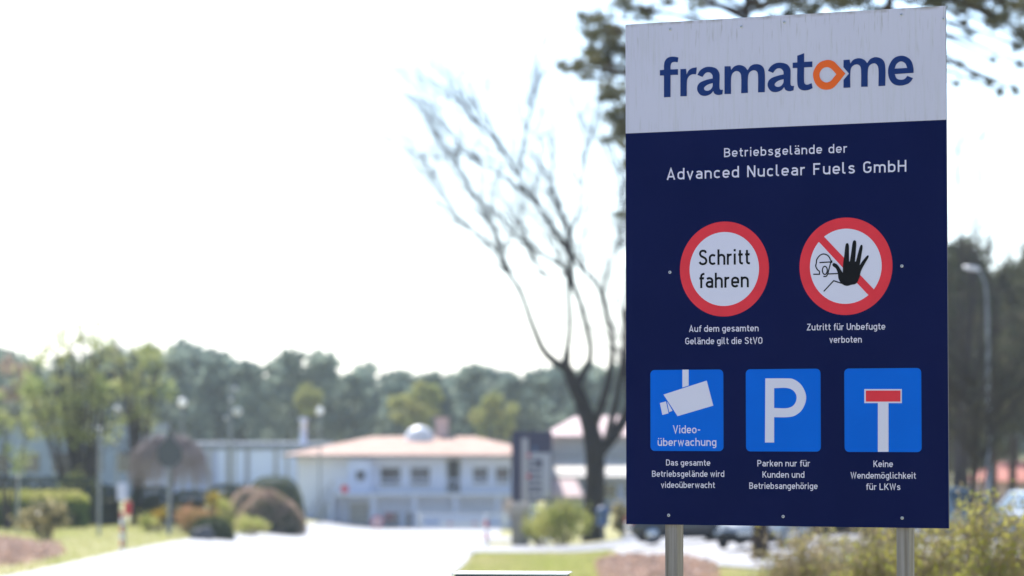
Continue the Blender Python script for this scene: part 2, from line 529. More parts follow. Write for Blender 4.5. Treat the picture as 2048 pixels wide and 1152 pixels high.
# ------------------------------------------------------------------ the big notice board
BL = at(1252.6, 1048, 11.25); BR = at(1897.8, 1057, 10.745)
bw = math.hypot(BR.x - BL.x, BR.y - BL.y)
yaw = math.atan2(BL.y - BR.y, BR.x - BL.x)
bx, by = (BL.x + BR.x) / 2, (BL.y + BR.y) / 2
bz = G(bx, by)
board = thing('notice_board', (bx, by, bz), 'tall navy and white notice board with safety pictograms on two square posts', 'notice board', rz=-yaw)
U = Vector((math.cos(yaw), -math.sin(yaw), 0)); N = Vector((-math.sin(yaw), -math.cos(yaw), 0)); O = Vector((bx, by, bz))
def bp(px, py):                                  # photo pixel -> board coordinates (metres right of centre, above ground)
    p = at(px, py, 1.0) - Vector((0, 0, EYE))
    t = (O - Vector((0, 0, EYE))).dot(N) / p.dot(N)
    q = Vector((0, 0, EYE)) + p * t - O
    return (q.dot(U), q.z)
zb = (bp(1252.6, 1048)[1] + bp(1897.8, 1057)[1]) / 2
zt = (bp(1254, 49)[1] + bp(1897, 11)[1]) / 2
zm = (bp(1254, 267)[1] + bp(1897, 239)[1]) / 2
xw = bw / 2

# white panel field with rain streaks and algae (Object coordinates of the board)
def white_panel_mat():
    m = bpy.data.materials.new('white_panel')
    m.use_nodes = True
    nt = m.node_tree
    b = nt.nodes['Principled BSDF']
    b.inputs['Roughness'].default_value = 0.42
    b.inputs['Specular IOR Level'].default_value = 0.2
    tc = nt.nodes.new('ShaderNodeTexCoord')
    def noise(scale, st, det=5):
        mp = nt.nodes.new('ShaderNodeMapping'); mp.inputs['Scale'].default_value = st
        nt.links.new(tc.outputs['Object'], mp.inputs[0])
        n = nt.nodes.new('ShaderNodeTexNoise'); n.inputs['Scale'].default_value = scale; n.inputs['Detail'].default_value = det
        nt.links.new(mp.outputs[0], n.inputs['Vector'])
        return n.outputs[0]
    def ramp(src, a, b_, lo=0, hi=1):
        r = nt.nodes.new('ShaderNodeMapRange'); r.inputs[1].default_value = a; r.inputs[2].default_value = b_
        r.inputs[3].default_value = lo; r.inputs[4].default_value = hi
        nt.links.new(src, r.inputs[0]); return r.outputs[0]
    def mul(a, b_):
        r = nt.nodes.new('ShaderNodeMath'); r.operation = 'MULTIPLY'
        nt.links.new(a, r.inputs[0])
        if isinstance(b_, float): r.inputs[1].default_value = b_
        else: nt.links.new(b_, r.inputs[1])
        return r.outputs[0]
    def mixc(fac, c1, c2):
        r = nt.nodes.new('ShaderNodeMixRGB')
        nt.links.new(fac, r.inputs[0])
        if isinstance(c1, tuple): r.inputs[1].default_value = (*c1, 1)
        else: nt.links.new(c1, r.inputs[1])
        r.inputs[2].default_value = (*c2, 1)
        return r.outputs[0]
    sep = nt.nodes.new('ShaderNodeSeparateXYZ'); nt.links.new(tc.outputs['Object'], sep.inputs[0])
    top = ramp(sep.outputs[2], zt - 0.16, zt, 0.06, 1.0)          # dirt runs down from the top edge
    streak = ramp(noise(10, (9, 1, 0.35)), 0.52, 0.72)
    fine = ramp(noise(75, (1.6, 1, 0.16)), 0.57, 0.74)
    spots = ramp(noise(120, (1, 1, 0.7), 2), 0.70, 0.78)
    c = mixc(mul(ramp(noise(3, (1, 1, 1)), 0.3, 0.7), 0.5), (0.59, 0.56, 0.665), (0.65, 0.615, 0.72))
    c = mixc(mul(streak, 0.35), c, (0.50, 0.49, 0.49))
    c = mixc(mul(mul(fine, top), 0.42), c, (0.22, 0.19, 0.12))
    c = mixc(mul(fine, 0.16), c, (0.30, 0.27, 0.20))
    c = mixc(mul(spots, 0.28), c, (0.25, 0.22, 0.18))
    edge_ = ramp(sep.outputs[2], zt - 0.014, zt, 0.0, 1.0)
    c = mixc(mul(mul(edge_, ramp(noise(25, (1, 1, 1)), 0.4, 0.65)), 0.8), c, (0.22, 0.17, 0.10))
    nt.links.new(c, b.inputs['Base Color'])
    return m
wm = white_panel_mat()

T = 0.008
mb = MB()
mb.add([(-xw, 0, zm), (xw, 0, zm), (xw, 0, zt), (-xw, 0, zt)], [(0, 1, 2, 3)], 0)
mb.add([(-xw, 0, zb), (xw, 0, zb), (xw, 0, zm), (-xw, 0, zm)], [(0, 1, 2, 3)], 1)
mb.add([(-xw, T, zb), (xw, T, zb), (xw, T, zt), (-xw, T, zt)], [(3, 2, 1, 0)], 2)
for a, b in (((-xw, zb), (xw, zb)), ((xw, zb), (xw, zt)), ((xw, zt), (-xw, zt)), ((-xw, zt), (-xw, zb))):
    mb.add([(a[0], 0, a[1]), (b[0], 0, b[1]), (b[0], T, b[1]), (a[0], T, a[1])], [(0, 1, 2, 3)], 2)
panel = mb.build('panel', [wm, M['navy'], M['alu']], board)

for pa, pb_ in ((1328.0, 1352.3), (1791.0, 1816.5)):
    x0, x1 = bp(pa, 1060)[0], bp(pb_, 1060)[0]
    MB().box(x0, x1, T + 0.001, T + 0.064, -0.35, zt - 0.05, b=0.002).build('post', M['postwood'], board)

def smooth_path(spec, closed=True, sub=6):       # (x, y) smooth, (x, y, 1) corner -> Catmull-Rom polyline
    n = len(spec)
    out = []
    rng_i = range(n if closed else n - 1)
    for i in rng_i:
        p1, p2 = spec[i], spec[(i + 1) % n]
        c1, c2 = len(p1) > 2, len(p2) > 2
        p0 = spec[i - 1] if (closed or i > 0) else p1
        p3 = spec[(i + 2) % n] if (closed or i + 2 < n) else p2
        out.append((p1[0], p1[1]))
        if c1 and c2: continue
        L = math.hypot(p2[0] - p1[0], p2[1] - p1[1])
        def tang(a, b, c):
            tx, ty = c[0] - a[0], c[1] - a[1]
            l = math.hypot(tx, ty) or 1
            return tx / l * L, ty / l * L
        t1 = (p2[0] - p1[0], p2[1] - p1[1]) if c1 else tang(p0, p1, p2)
        t2 = (p2[0] - p1[0], p2[1] - p1[1]) if c2 else tang(p1, p2, p3)
        for k in range(1, sub):
            t = k / sub
            h1, h2, h3, h4 = 2*t**3 - 3*t*t + 1, t**3 - 2*t*t + t, -2*t**3 + 3*t*t, t**3 - t*t
            out.append((h1*p1[0] + h2*t1[0] + h3*p2[0] + h4*t2[0], h1*p1[1] + h2*t1[1] + h3*p2[1] + h4*t2[1]))
    if not closed: out.append(spec[-1][:2])
    return out

def zoomed(spec, ox, oy, s, closed=True):        # outline drawn in an enlarged crop of the photo -> board coordinates
    return [bp(ox + x / s, oy + y / s) for x, y in smooth_path(spec, closed)]

Z1 = (1300, 80, 7.877); Z2 = (1560, 80, 7.062); Z3 = (1240, 720, 2.667); Z5 = (1590, 420, 4.114); Z7 = (1290, 730, 4.43)
C = 1
L_f = [(221,905,C),(221,560,C),(157,560,C),(157,475,C),(222,470,C),(222,395),(240,325),(290,276),(370,262),(450,276,C),(437,354,C),(392,346),(345,360),(327,400),(325,465,C),(443,460,C),(443,548,C),(325,553,C),(325,898,C)]
L_r = [(480,888,C),(480,460,C),(570,455,C),(578,545,C),(610,482),(668,443),(740,432,C),(727,542,C),(670,541),(615,572),(586,640),(582,885,C)]
L_a = [(748,550,C),(790,482),(860,435),(940,422),(1040,447),(1090,512),(1098,600),(1097,755),(1112,783),(1150,784,C),(1142,855,C),(1080,868),(1020,848),(998,805,C),(955,852),(870,882),(790,860),(743,770),(778,682),(880,632),(990,605,C),(983,552),(940,512),(880,520),(828,583,C)]
H_a = [(990,680,C),(920,700),(868,735),(852,770),(890,799),(950,785),(986,735)]
L_m = [(1175,852,C),(1175,415,C),(1270,413,C),(1280,472,C),(1330,417),(1410,395),(1490,420),(1540,476,C),(1590,407),(1680,380),(1770,412),(1808,500),(1810,822,C),(1703,826,C),(1703,560),(1685,497),(1630,478),(1570,512),(1545,590),(1543,833,C),(1438,840,C),(1438,590),(1420,517),(1360,490),(1300,530),(1280,600),(1278,850,C)]
L_t = [(245,222,C),(342,187,C),(342,310,C),(458,303,C),(458,382,C),(342,388,C),(342,580),(352,618),(385,632),(448,610,C),(462,680,C),(400,707),(330,712),(270,683),(246,610),(245,395,C),(180,398,C),(180,322,C),(245,317,C)]
L_o = [(925,475,C),(800,340),(755,300),(670,282),(560,320),(490,408),(468,500),(500,610),(570,682),(650,703),(740,684),(800,630)]
H_o = [(797,485,C),(745,425),(705,394),(660,383),(600,407),(560,480),(580,558),(650,600),(715,580),(755,535)]
L_m2 = [(898,677,C),(898,565,C),(975,475,C),(898,385,C),(898,283,C),(985,277,C),(995,332,C),(1040,278),(1120,258),(1190,280),(1233,326,C),(1280,267),(1360,243),(1450,277),(1487,360),(1488,647,C),(1392,652,C),(1392,420),(1375,357),(1330,330),(1265,362),(1243,430),(1240,660,C),(1146,662,C),(1146,430),(1130,367),(1080,345),(1015,382),(995,460),(995,672,C)]
L_e = [(1888,465,C),(1886,400),(1860,305),(1800,245),(1710,222),(1610,258),(1547,350),(1527,450),(1550,558),(1610,625),(1700,645),(1800,622),(1848,587),(1880,540,C),(1800,507,C),(1762,550),(1710,562),(1652,545),(1622,482,C)]
H_e = [(1620,405,C),(1648,340),(1710,303),(1770,332),(1797,395,C)]
mb = MB()
YL = -0.0012
for s_, h_ in ((L_f, None), (L_r, None), (L_a, H_a), (L_m, None)):
    mb.poly(zoomed(s_, *Z1), YL, [zoomed(h_, *Z1)] if h_ else [])
sh = lambda sp: [(1853 + (p[0] - 743) * 1.025, 822 + (p[1] - 882) * 1.01, *p[2:]) for p in sp]
mb.poly(zoomed(sh(L_a), *Z1), YL, [zoomed(sh(H_a), *Z1)])
for s_, h_ in ((L_t, None), (L_m2, None), (L_e, H_e)):
    mb.poly(zoomed(s_, *Z2), YL, [zoomed(h_, *Z2)] if h_ else [])
word = mb.build('wordmark', M['wordblue'], board)
MB().poly(zoomed(L_o, *Z2), YL - 0.0003, [zoomed(H_o, *Z2)]).build('emblem', M['orange'], word)

# ---- stroke alphabet (capital height 7, stroke about 1)
def arc(cx, cy, rx, ry, a0, a1, n=9):
    return [(cx + rx * math.cos(R(a0 + (a1 - a0) * k / n)), cy + ry * math.sin(R(a0 + (a1 - a0) * k / n))) for k in range(n + 1)]
def cat(*p): return smooth_path(list(p), closed=False, sub=4)
bowl_l = [(2.6, 3.2)] + arc(1.3, 3.2, 1.3, 1.3, 0, 180) + arc(1.3, 1.8, 1.3, 1.3, 180, 360)
bowl_r = arc(1.3, 3.2, 1.3, 1.3, 180, 0) + arc(1.3, 1.8, 1.3, 1.3, 0, -180)
ring = arc(1.3, 3.2, 1.3, 1.3, 0, 180) + arc(1.3, 1.8, 1.3, 1.3, 180, 360) + [(2.6, 3.2), (2.6, 3.3)]
dots = lambda a, b, y=6.0: [[(a, y), (a, y + 1)], [(b, y), (b, y + 1)]]
s_low = cat((2.25, 3.9), (1.85, 4.4), (1.2, 4.52), (0.45, 4.25), (0.2, 3.55), (0.65, 2.9), (1.3, 2.6), (2.0, 2.2), (2.35, 1.45), (2.0, 0.75), (1.2, 0.48), (0.5, 0.62), (0.05, 1.1))
s_cap = cat((2.95, 5.5), (2.5, 6.3), (1.6, 6.52), (0.7, 6.2), (0.3, 5.2), (0.75, 4.2), (1.65, 3.65), (2.65, 3.0), (3.1, 1.9), (2.65, 0.85), (1.6, 0.47), (0.65, 0.7), (0.05, 1.45))
a_low = [arc(1.2, 3.3, 1.3, 1.22, 140, 0) + [(2.5, 3.3), (2.5, 0)], [(2.5, 2.75), (1.2, 2.75)] + arc(1.2, 1.62, 1.13, 1.13, 90, 270) + [(1.7, .5), (2.5, 1.15)]]
GL = {
 'a': (2.5, a_low), 'ä': (2.5, a_low + dots(0.45, 2.05)),
 'b': (2.6, [[(0, 0), (0, 7)], [(0, 3.2)] + bowl_r + [(0, 1.8)]]),
 'c': (2.3, [arc(1.3, 3.2, 1.3, 1.3, 40, 180) + arc(1.3, 1.8, 1.3, 1.3, 180, 320)]),
 'd': (2.6, [[(2.6, 0), (2.6, 7)], bowl_l]),
 'e': (2.6, [[(0.3, 2.4), (2.6, 2.4), (2.6, 3.2)] + arc(1.3, 3.2, 1.3, 1.3, 0, 180) + arc(1.3, 1.8, 1.3, 1.3, 180, 325)]),
 'f': (1.35, [[(2.0, 6.5)] + arc(1.6, 5.4, 1.0, 1.1, 90, 180) + [(0.6, 0)], [(-0.2, 4.5), (1.8, 4.5)]]),
 'g': (2.6, [bowl_l, [(2.6, 5), (2.6, -0.2)] + arc(1.4, -0.2, 1.2, 1.3, 0, -140)]),
 'h': (2.6, [[(0, 0), (0, 7)], arc(1.3, 3.2, 1.3, 1.3, 180, 0) + [(2.6, 0)]]),
 'i': (0.3, [[(0.1, 0), (0.1, 5)], [(0.1, 5.95), (0.1, 7)]]),
 'k': (2.4, [[(0, 0), (0, 7)], [(2.35, 5.0), (0.1, 2.0)], [(0.9, 3.0), (2.5, 0)]]),
 'l': (0.9, [[(0, 7), (0, 1.3)] + arc(0.85, 1.3, 0.85, 0.8, 180, 270) + [(1.1, .5)]]),
 'm': (4.6, [[(0, 0), (0, 5)], arc(1.15, 3.35, 1.15, 1.15, 180, 0) + [(2.3, 0)], arc(3.45, 3.35, 1.15, 1.15, 180, 0) + [(4.6, 0)]]),
 'n': (2.6, [[(0, 0), (0, 5)], arc(1.3, 3.2, 1.3, 1.3, 180, 0) + [(2.6, 0)]]),
 'o': (2.6, [ring]), 'ö': (2.6, [ring] + dots(0.5, 2.1)),
 'r': (1.4, [[(0, 0), (0, 5)], arc(1.3, 3.1, 1.3, 1.4, 180, 72)]),
 's': (2.3, [s_low]),
 't': (1.5, [[(0.6, 6.5), (0.6, 1.4)] + arc(1.5, 1.4, 0.9, 0.9, 180, 270) + [(1.9, .5)], [(-0.2, 4.5), (1.8, 4.5)]]),
 'u': (2.6, [[(0, 5), (0, 1.8)] + arc(1.3, 1.8, 1.3, 1.3, 180, 360), [(2.6, 5), (2.6, 0)]]),
 'v': (2.5, [[(0, 5), (1.25, 0.25), (2.5, 5)]]),
 'w': (4.0, [[(0, 5), (1.0, 0.4), (2.0, 4.6), (3.0, 0.4), (4.0, 5)]]),
 'A': (3.4, [[(0, 0), (1.7, 6.7), (3.4, 0)], [(0.6, 1.9), (2.8, 1.9)]]),
 'B': (3.0, [[(0, 0), (0, 7)], [(0, 6.5), (1.4, 6.5)] + arc(1.4, 5.05, 1.45, 1.45, 90, -90) + [(0, 3.6)], [(1.4, 3.6)] + arc(1.5, 2.05, 1.55, 1.55, 90, -90) + [(0, .5)]]),
 'D': (3.0, [[(0, 0), (0, 7)], [(0, 6.5), (1.2, 6.5)] + arc(1.2, 4.6, 1.8, 1.9, 90, 0) + arc(1.2, 2.4, 1.8, 1.9, 0, -90) + [(0, .5)]]),
 'F': (2.7, [[(0, 0), (0, 7)], [(0, 6.5), (2.8, 6.5)], [(0, 3.5), (2.3, 3.5)]]),
 'G': (3.0, [arc(1.5, 4.9, 1.5, 1.6, 30, 180) + arc(1.5, 2.1, 1.5, 1.6, 180, 360) + [(3.0, 3.3), (1.7, 3.3)]]),
 'H': (3.1, [[(0, 0), (0, 7)], [(3.1, 0), (3.1, 7)], [(0, 3.6), (3.1, 3.6)]]),
 'K': (3.0, [[(0, 0), (0, 7)], [(3.0, 7), (0.1, 2.7)], [(1.0, 4.0), (3.2, 0)]]),
 'L': (2.6, [[(0, 7), (0, .5), (2.8, .5)]]),
 'N': (3.1, [[(0, 0), (0, 7)], [(3.1, 0), (3.1, 7)], [(0, 6.9), (3.1, 0.1)]]),
 'O': (3.0, [arc(1.5, 4.9, 1.5, 1.6, 0, 180) + arc(1.5, 2.1, 1.5, 1.6, 180, 360) + [(3.0, 4.9), (3.0, 5.0)]]),
 'P': (2.9, [[(0, 0), (0, 7)], [(0, 6.5), (1.3, 6.5)] + arc(1.3, 4.8, 1.6, 1.7, 90, -90) + [(0, 3.1)]]),
 'S': (3.1, [s_cap]),
 'U': (3.0, [[(0, 7), (0, 2.1)] + arc(1.5, 2.1, 1.5, 1.6, 180, 360) + [(3.0, 7)]]),
 'V': (3.3, [[(0, 7), (1.65, 0.3), (3.3, 7)]]),
 'W': (4.8, [[(0, 7), (1.2, 0.4), (2.4, 6.4), (3.6, 0.4), (4.8, 7)]]),
 'Z': (2.9, [[(0, 6.5), (2.8, 6.5), (0.1, .5), (3.0, .5)]]),
 '-': (1.6, [[(-0.1, 2.9), (1.7, 2.9)]]),
}
GL['ü'] = (2.6, GL['u'][1] + dots(0.45, 2.15))
GROT = dict(GL)                                   # the wider heading face: two-storey g
GROT['g'] = (2.8, [arc(1.25, 3.4, 1.15, 1.1, 0, 360, 16), [(2.0, 4.3), (2.5, 4.9), (2.95, 4.95)], cat((0.6, 2.45), (0.3, 1.95), (0.75, 1.45), (1.9, 1.3), (2.6, 0.9), (2.7, 0.0), (2.2, -0.85), (1.2, -1.05), (0.3, -0.8), (0.05, -0.1), (0.4, 0.6), (0.9, 1.25))])
GROT['f'] = GL['f']
def lettering(mb, text, xl, yl, xr, yr, cap, alphabet=GL, wd=0.84, gap=1.5, space=1.9, y0=-0.0014, mi=0):
    a, b = bp(xl, yl), bp(xr, yr)
    h = bp(xl, yl - cap)[1] - a[1]
    x, pos = 0.5, []
    for ch in text:
        if ch == ' ':
            x += space; continue
        pos.append((x, ch)); x += alphabet[ch][0] + gap
    total = x - gap + 0.5
    sx = (b[0] - a[0]) / total
    sz = h / 7.0
    for x0, ch in pos:
        for k, st in enumerate(alphabet[ch][1]):
            P = []
            for (gx_, gz_) in st:
                xx = (x0 + gx_) * sx
                P.append((a[0] + xx, a[1] + (b[1] - a[1]) * xx / (b[0] - a[0]) + gz_ * sz))
            mb.ribbon(P, wd * (sx + sz) / 2, y0 - 0.00012 * k, mi)
    return mb

lettering(MB(), 'Betriebsgelände der', 1448, 314.4, 1695, 305.3, 18.0, GROT, 0.80, 1.75, 2.8).build('heading_lettering', M['letter'], board)
lettering(MB(), 'Advanced Nuclear Fuels GmbH', 1333, 359.9, 1813.6, 343.3, 22.7, GROT, 0.80, 1.75, 2.8).build('heading_lettering', M['letter'], board)
for lines in ([('Auf dem gesamten', 1378, 664, 1517.7, 662.6, 13.2), ('Gelände gilt die StVO', 1370.7, 688.8, 1525.3, 687.6, 13.4)],
              [('Zutritt für Unbefugte', 1613.6, 660.9, 1771, 659.2, 13.4), ('verboten', 1658.8, 685.7, 1724, 685.2, 13.4)],
              [('Das gesamte', 1332.2, 931, 1420.9, 931.5, 12.2), ('Betriebsgelände wird', 1304.2, 953.5, 1449, 953.7, 12.3), ('videoüberwacht', 1322, 975.6, 1430.4, 976, 12.3)],
              [('Parken nur für', 1514.8, 932.8, 1620.6, 933, 12.8), ('Kunden und', 1525, 955.3, 1609.3, 955.5, 12.8), ('Betriebsangehörige', 1498.7, 977.6, 1635.6, 978.2, 12.8)],
              [('Keine', 1747, 934, 1786.3, 934.2, 13.0), ('Wendemöglichkeit', 1701.2, 957, 1832.4, 957.5, 13.0), ('für LKWs', 1732, 979.7, 1801.3, 980, 13.0)]):
    for l in lines: lettering(MB(), *l).build('caption_line', M['letter'], board)

def circ(c, rx, rz=None, n=72):
    rz = rz or rx
    return [(c[0] + rx * math.cos(2 * math.pi * k / n), c[1] + rz * math.sin(2 * math.pi * k / n)) for k in range(n)]
def roundel(cx, cy, ro, ri):
    c = bp(cx, cy)
    r0 = (bp(cx, cy - ro)[1] - bp(cx, cy + ro)[1]) / 2
    r1 = (bp(cx, cy - ri)[1] - bp(cx, cy + ri)[1]) / 2
    rd = MB().poly(circ(c, r0), -0.0009).build('roundel', M['red'], board)
    MB().poly(circ(c, r1), -0.0014).build('roundel_field', wm if False else M['letter'], rd)
    return rd
rd = roundel(1448.5, 538, 95, 74)
mb = MB()
lettering(mb, 'Schritt', 1396.9, 530.6, 1500.7, 528.7, 30.9, GL, 0.95, 1.55, y0=-0.0019)
lettering(mb, 'fahren', 1397.9, 576.3, 1498.3, 574.6, 30.2, GL, 0.95, 1.55, y0=-0.0019)
mb.build('roundel_lettering', M['black'], rd)
rd = roundel(1691.5, 532.5, 97.5, 75.2)
MB().poly(zoomed([(222,202,C),(258,238,C),(668,672,C),(640,730,C),(590,685,C),(180,243,C)], *Z5), -0.0019).build('slash', M['red'], rd)
hand = [(310,446),(322,436),(352,452),(378,490),(394,516,C),(398,440),(408,370),(418,286),(431,272),(444,286),(446,350),(447,424,C),(453,424,C),(466,340),(478,262),(492,249),(505,262),(503,330),(495,424,C),(503,424,C),(522,350),(538,297),(549,286),(558,300),(548,370),(534,455,C),(565,410),(592,379),(604,373),(607,388),(580,436),(546,500),(530,560),(505,605),(465,616),(427,625),(385,606),(360,565),(354,520),(338,482),(312,460)]
MB().poly(zoomed(hand, *Z5), -0.0026).build('hand_symbol', M['black'], rd)
def line(mb, pts, wd, zz, y, smooth=False, closed=False):
    spec = pts if smooth else [(*p, 1) for p in pts]
    p = zoomed(spec, *zz, closed) if not closed else zoomed(spec, *zz)
    mb.ribbon(p, wd, y, closed=closed)
px_m = (bp(1702, 500)[0] - bp(1692, 500)[0]) / 10
mb = MB()
lw = 2.25 * px_m
line(mb, [(152,529,1),(203,529,1),(203,505,1),(184,488),(172,460),(177,438,1),(182,405),(212,370),(243,363),(277,380),(300,424)], lw, Z5, -0.0023, True)
line(mb, [(203,433),(308,427)], lw, Z5, -0.00236)
line(mb, [(296,430,1),(271,527,1),(258,546),(235,547)], lw, Z5, -0.00242, True)
line(mb, [(298,426),(309,426)], lw * 2.2, Z5, -0.00248)
line(mb, [(268,527),(358,523)], lw, Z5, -0.00254)
line(mb, [(238,670),(320,582),(385,604)], lw, Z5, -0.0023)
c = bp(1590 + 247 / 4.114, 420 + 497 / 4.114)
mb.ribbon(circ(c, 20 / 4.114 * px_m, 32 / 4.114 * px_m, 32), lw, -0.0023, closed=True)
mb.build('worker_symbol', M['black'], rd)

def rsquare(x0, y0, x1, y1, rad=0.016):
    a, b = bp((x0), (y0 + y1) / 2), bp(x1, (y0 + y1) / 2)
    zt_, zb_ = bp((x0 + x1) / 2, y0)[1], bp((x0 + x1) / 2, y1)[1]
    P = []
    for cx, cz, q in ((b[0] - rad, zt_ - rad, 0), (a[0] + rad, zt_ - rad, 90), (a[0] + rad, zb_ + rad, 180), (b[0] - rad, zb_ + rad, 270)):
        P += arc(cx, cz, rad, rad, q, q + 90, 5)
    return MB().poly(P, -0.0009).build('pictogram', M['blue'], board)
pg = rsquare(1301, 739.5, 1447, 902)
mb = MB()
for sp in ([(333,41),(388,41),(388,182),(333,199)], [(165,262),(548,138),(606,360),(290,453)], [(133,337),(187,322),(210,428),(155,442)], [(197,322),(245,405),(215,417)]):
    mb.poly(zoomed([(*p, 1) for p in sp], *Z7), -0.0014)
mb.build('camera_symbol', M['letter'], pg)
mb = MB()
lettering(mb, 'Video-', 1345.8, 866.6, 1401.7, 866.6, 16)
lettering(mb, 'überwachung', 1315.3, 891.8, 1433.3, 891.8, 15.8)
mb.build('pictogram_lettering', M['letter'], pg)
pg = rsquare(1492, 738, 1641.5, 903)
MB().poly(zoomed([(776,98,C),(890,98),(925,102),(965,130),(991,180),(991,222),(968,270),(930,298),(890,305),(823,305,C),(823,440,C),(774,440,C)], *Z3), -0.0014,
          [zoomed([(823,150,C),(895,150),(928,166),(943,200),(928,240),(895,256),(823,256,C)], *Z3)]).build('parking_letter', M['letter'], pg)
pg = rsquare(1689, 736.5, 1843, 904)
q4 = lambda x0, y0, x1, y1: zoomed([(x0, y0, C), (x1, y0, C), (x1, y1, C), (x0, y1, C)], *Z3)
MB().poly(q4(1304, 155, 1504, 230), -0.0014).poly(q4(1376, 230, 1433, 489.5), -0.0014).build('dead_end_symbol', M['letter'], pg)
MB().poly(q4(1312, 163, 1497, 222), -0.0019).build('dead_end_bar', M['red'], pg)
for sx_, sy_ in ((1340.6, 58.7), (1568.6, 44.6), (1802.7, 29.6), (1482.6, 53.8), (1887, 37.6), (1340, 544.5), (1804, 532), (1337.5, 1030.5), (1566.5, 1033), (1804.5, 1036)):
    c = bp(sx_, sy_)
    s_ = MB().lathe([(0.0055, 0.0), (0.0055, -0.0016), (0.004, -0.0026), (0.0, -0.0026)], 14, (c[0], -0.0004, c[1]), 'y').build('screw', M['screw'], board, True)
    MB().poly([(c[0] - 0.0028, c[1] - 0.0008), (c[0] + 0.0028, c[1] - 0.0008), (c[0] + 0.0028, c[1] + 0.0008), (c[0] - 0.0028, c[1] + 0.0008)], -0.0034).poly([(c[0] - 0.0008, c[1] - 0.0028), (c[0] + 0.0008, c[1] - 0.0028), (c[0] + 0.0008, c[1] + 0.0028), (c[0] - 0.0008, c[1] + 0.0028)], -0.00355).build('screw_slot', M['slot'], s_)

# low board whose top edge shows at the bottom of the frame
A, B = at(903, 1146.0, 9.72), at(1134, 1148.5, 9.68)
lw_ = (B - A).length
ang = math.atan2(B.y - A.y, B.x - A.x)
cx, cy = (A.x + B.x) / 2, (A.y + B.y) / 2
lb = thing('low_box', (cx, cy, G(cx, cy)), 'low dark box with a white lid, cut off at the bottom beside the road', 'box', rz=ang)
zt2 = (A.z + B.z) / 2 - G(cx, cy)
MB().box(-lw_ / 2 + 0.008, lw_ / 2 - 0.008, 0.006, 0.172, zt2 - 0.5, zt2 - 0.005, b=.003).build('cabinet', M['totem'], lb)
MB().box(-lw_ / 2, lw_ / 2, 0.0, 0.18, zt2 - 0.004, zt2 + 0.0, b=0.0012).build('lid', M['white'], lb)
MB().box(-0.03, 0.03, 0.06, 0.12, -0.2, zt2 - 0.502, b=0.003).build('post', M['greypole'], lb)

# ------------------------------------------------------------------ trees
def twigs(mb, p, d, L, r, depth, n_child, sides=4, droop=0.0, spread=0.6):
    k = max(3, int(L / 0.45) + 1)
    pts, rad = [Vector(p)], [r]
    v = Vector(d).normalized()
    for i in range(1, k):
        v = (v + Vector((random.gauss(0, .13), random.gauss(0, .13), random.gauss(0, .1) - droop))).normalized()
        pts.append(pts[-1] + v * L / (k - 1))
        rad.append(r * (1 - 0.75 * i / (k - 1)))
    mb.tube(pts, rad, sides, caps=False)
    if depth > 0:
        for c in range(n_child):
            t = random.uniform(0.25, 0.98)
            i = min(int(t * (k - 1)), k - 2)
            q = pts[i].lerp(pts[i + 1], t * (k - 1) - i)
            dv = (pts[i + 1] - pts[i]).normalized()
            side = Vector((random.gauss(0, 1), random.gauss(0, 1), random.gauss(0.15, .6))).normalized()
            twigs(mb, q, dv * (1 - spread) + side * spread, L * random.uniform(0.35, 0.6), rad[i] * 0.55, depth - 1, max(2, n_child - 1), max(3, sides - 1), droop, spread)

D0 = 126.0
K0 = D0 / F
bare = thing('bare_tree', gpt(1188, D0), 'large leafless deciduous tree with forked dark trunk left of the notice board', 'tree')
b0 = bare.location.copy()
def limb(mb, spec, dy0, dy1, n=7):
    pts, rad = [], []
    k = len(spec)
    for i, (x, y, r) in enumerate(spec):
        p = at(x, y, D0 + dy0 + (dy1 - dy0) * (i / max(1, k - 1)))
        pts.append((p - b0)[:]); rad.append(max(r * (1.25 if r < 9 else 1.0), 2.1) * K0)
    xs = smooth_path([tuple(p[:2]) for p in pts], False, 3)
    P = []
    for j in range(len(pts) - 1):
        for s in range(3):
            t = s / 3
            P.append(Vector(pts[j]).lerp(Vector(pts[j + 1]), t))
    P.append(Vector(pts[-1]))
    # light smoothing
    for _ in range(2):
        P = [P[0]] + [(P[i - 1] + P[i] * 2 + P[i + 1]) / 4 for i in range(1, len(P) - 1)] + [P[-1]]
    Rr = [float(np.interp(i / 3, range(k), rad)) for i in range(len(P))]
    mb.tube(P, Rr, n)
    return P, Rr
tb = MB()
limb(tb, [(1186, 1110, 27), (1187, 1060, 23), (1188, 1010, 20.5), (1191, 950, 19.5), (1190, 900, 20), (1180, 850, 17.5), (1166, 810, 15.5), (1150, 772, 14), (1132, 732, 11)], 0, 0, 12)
tb.build('trunk', M['bark'], bare, True)
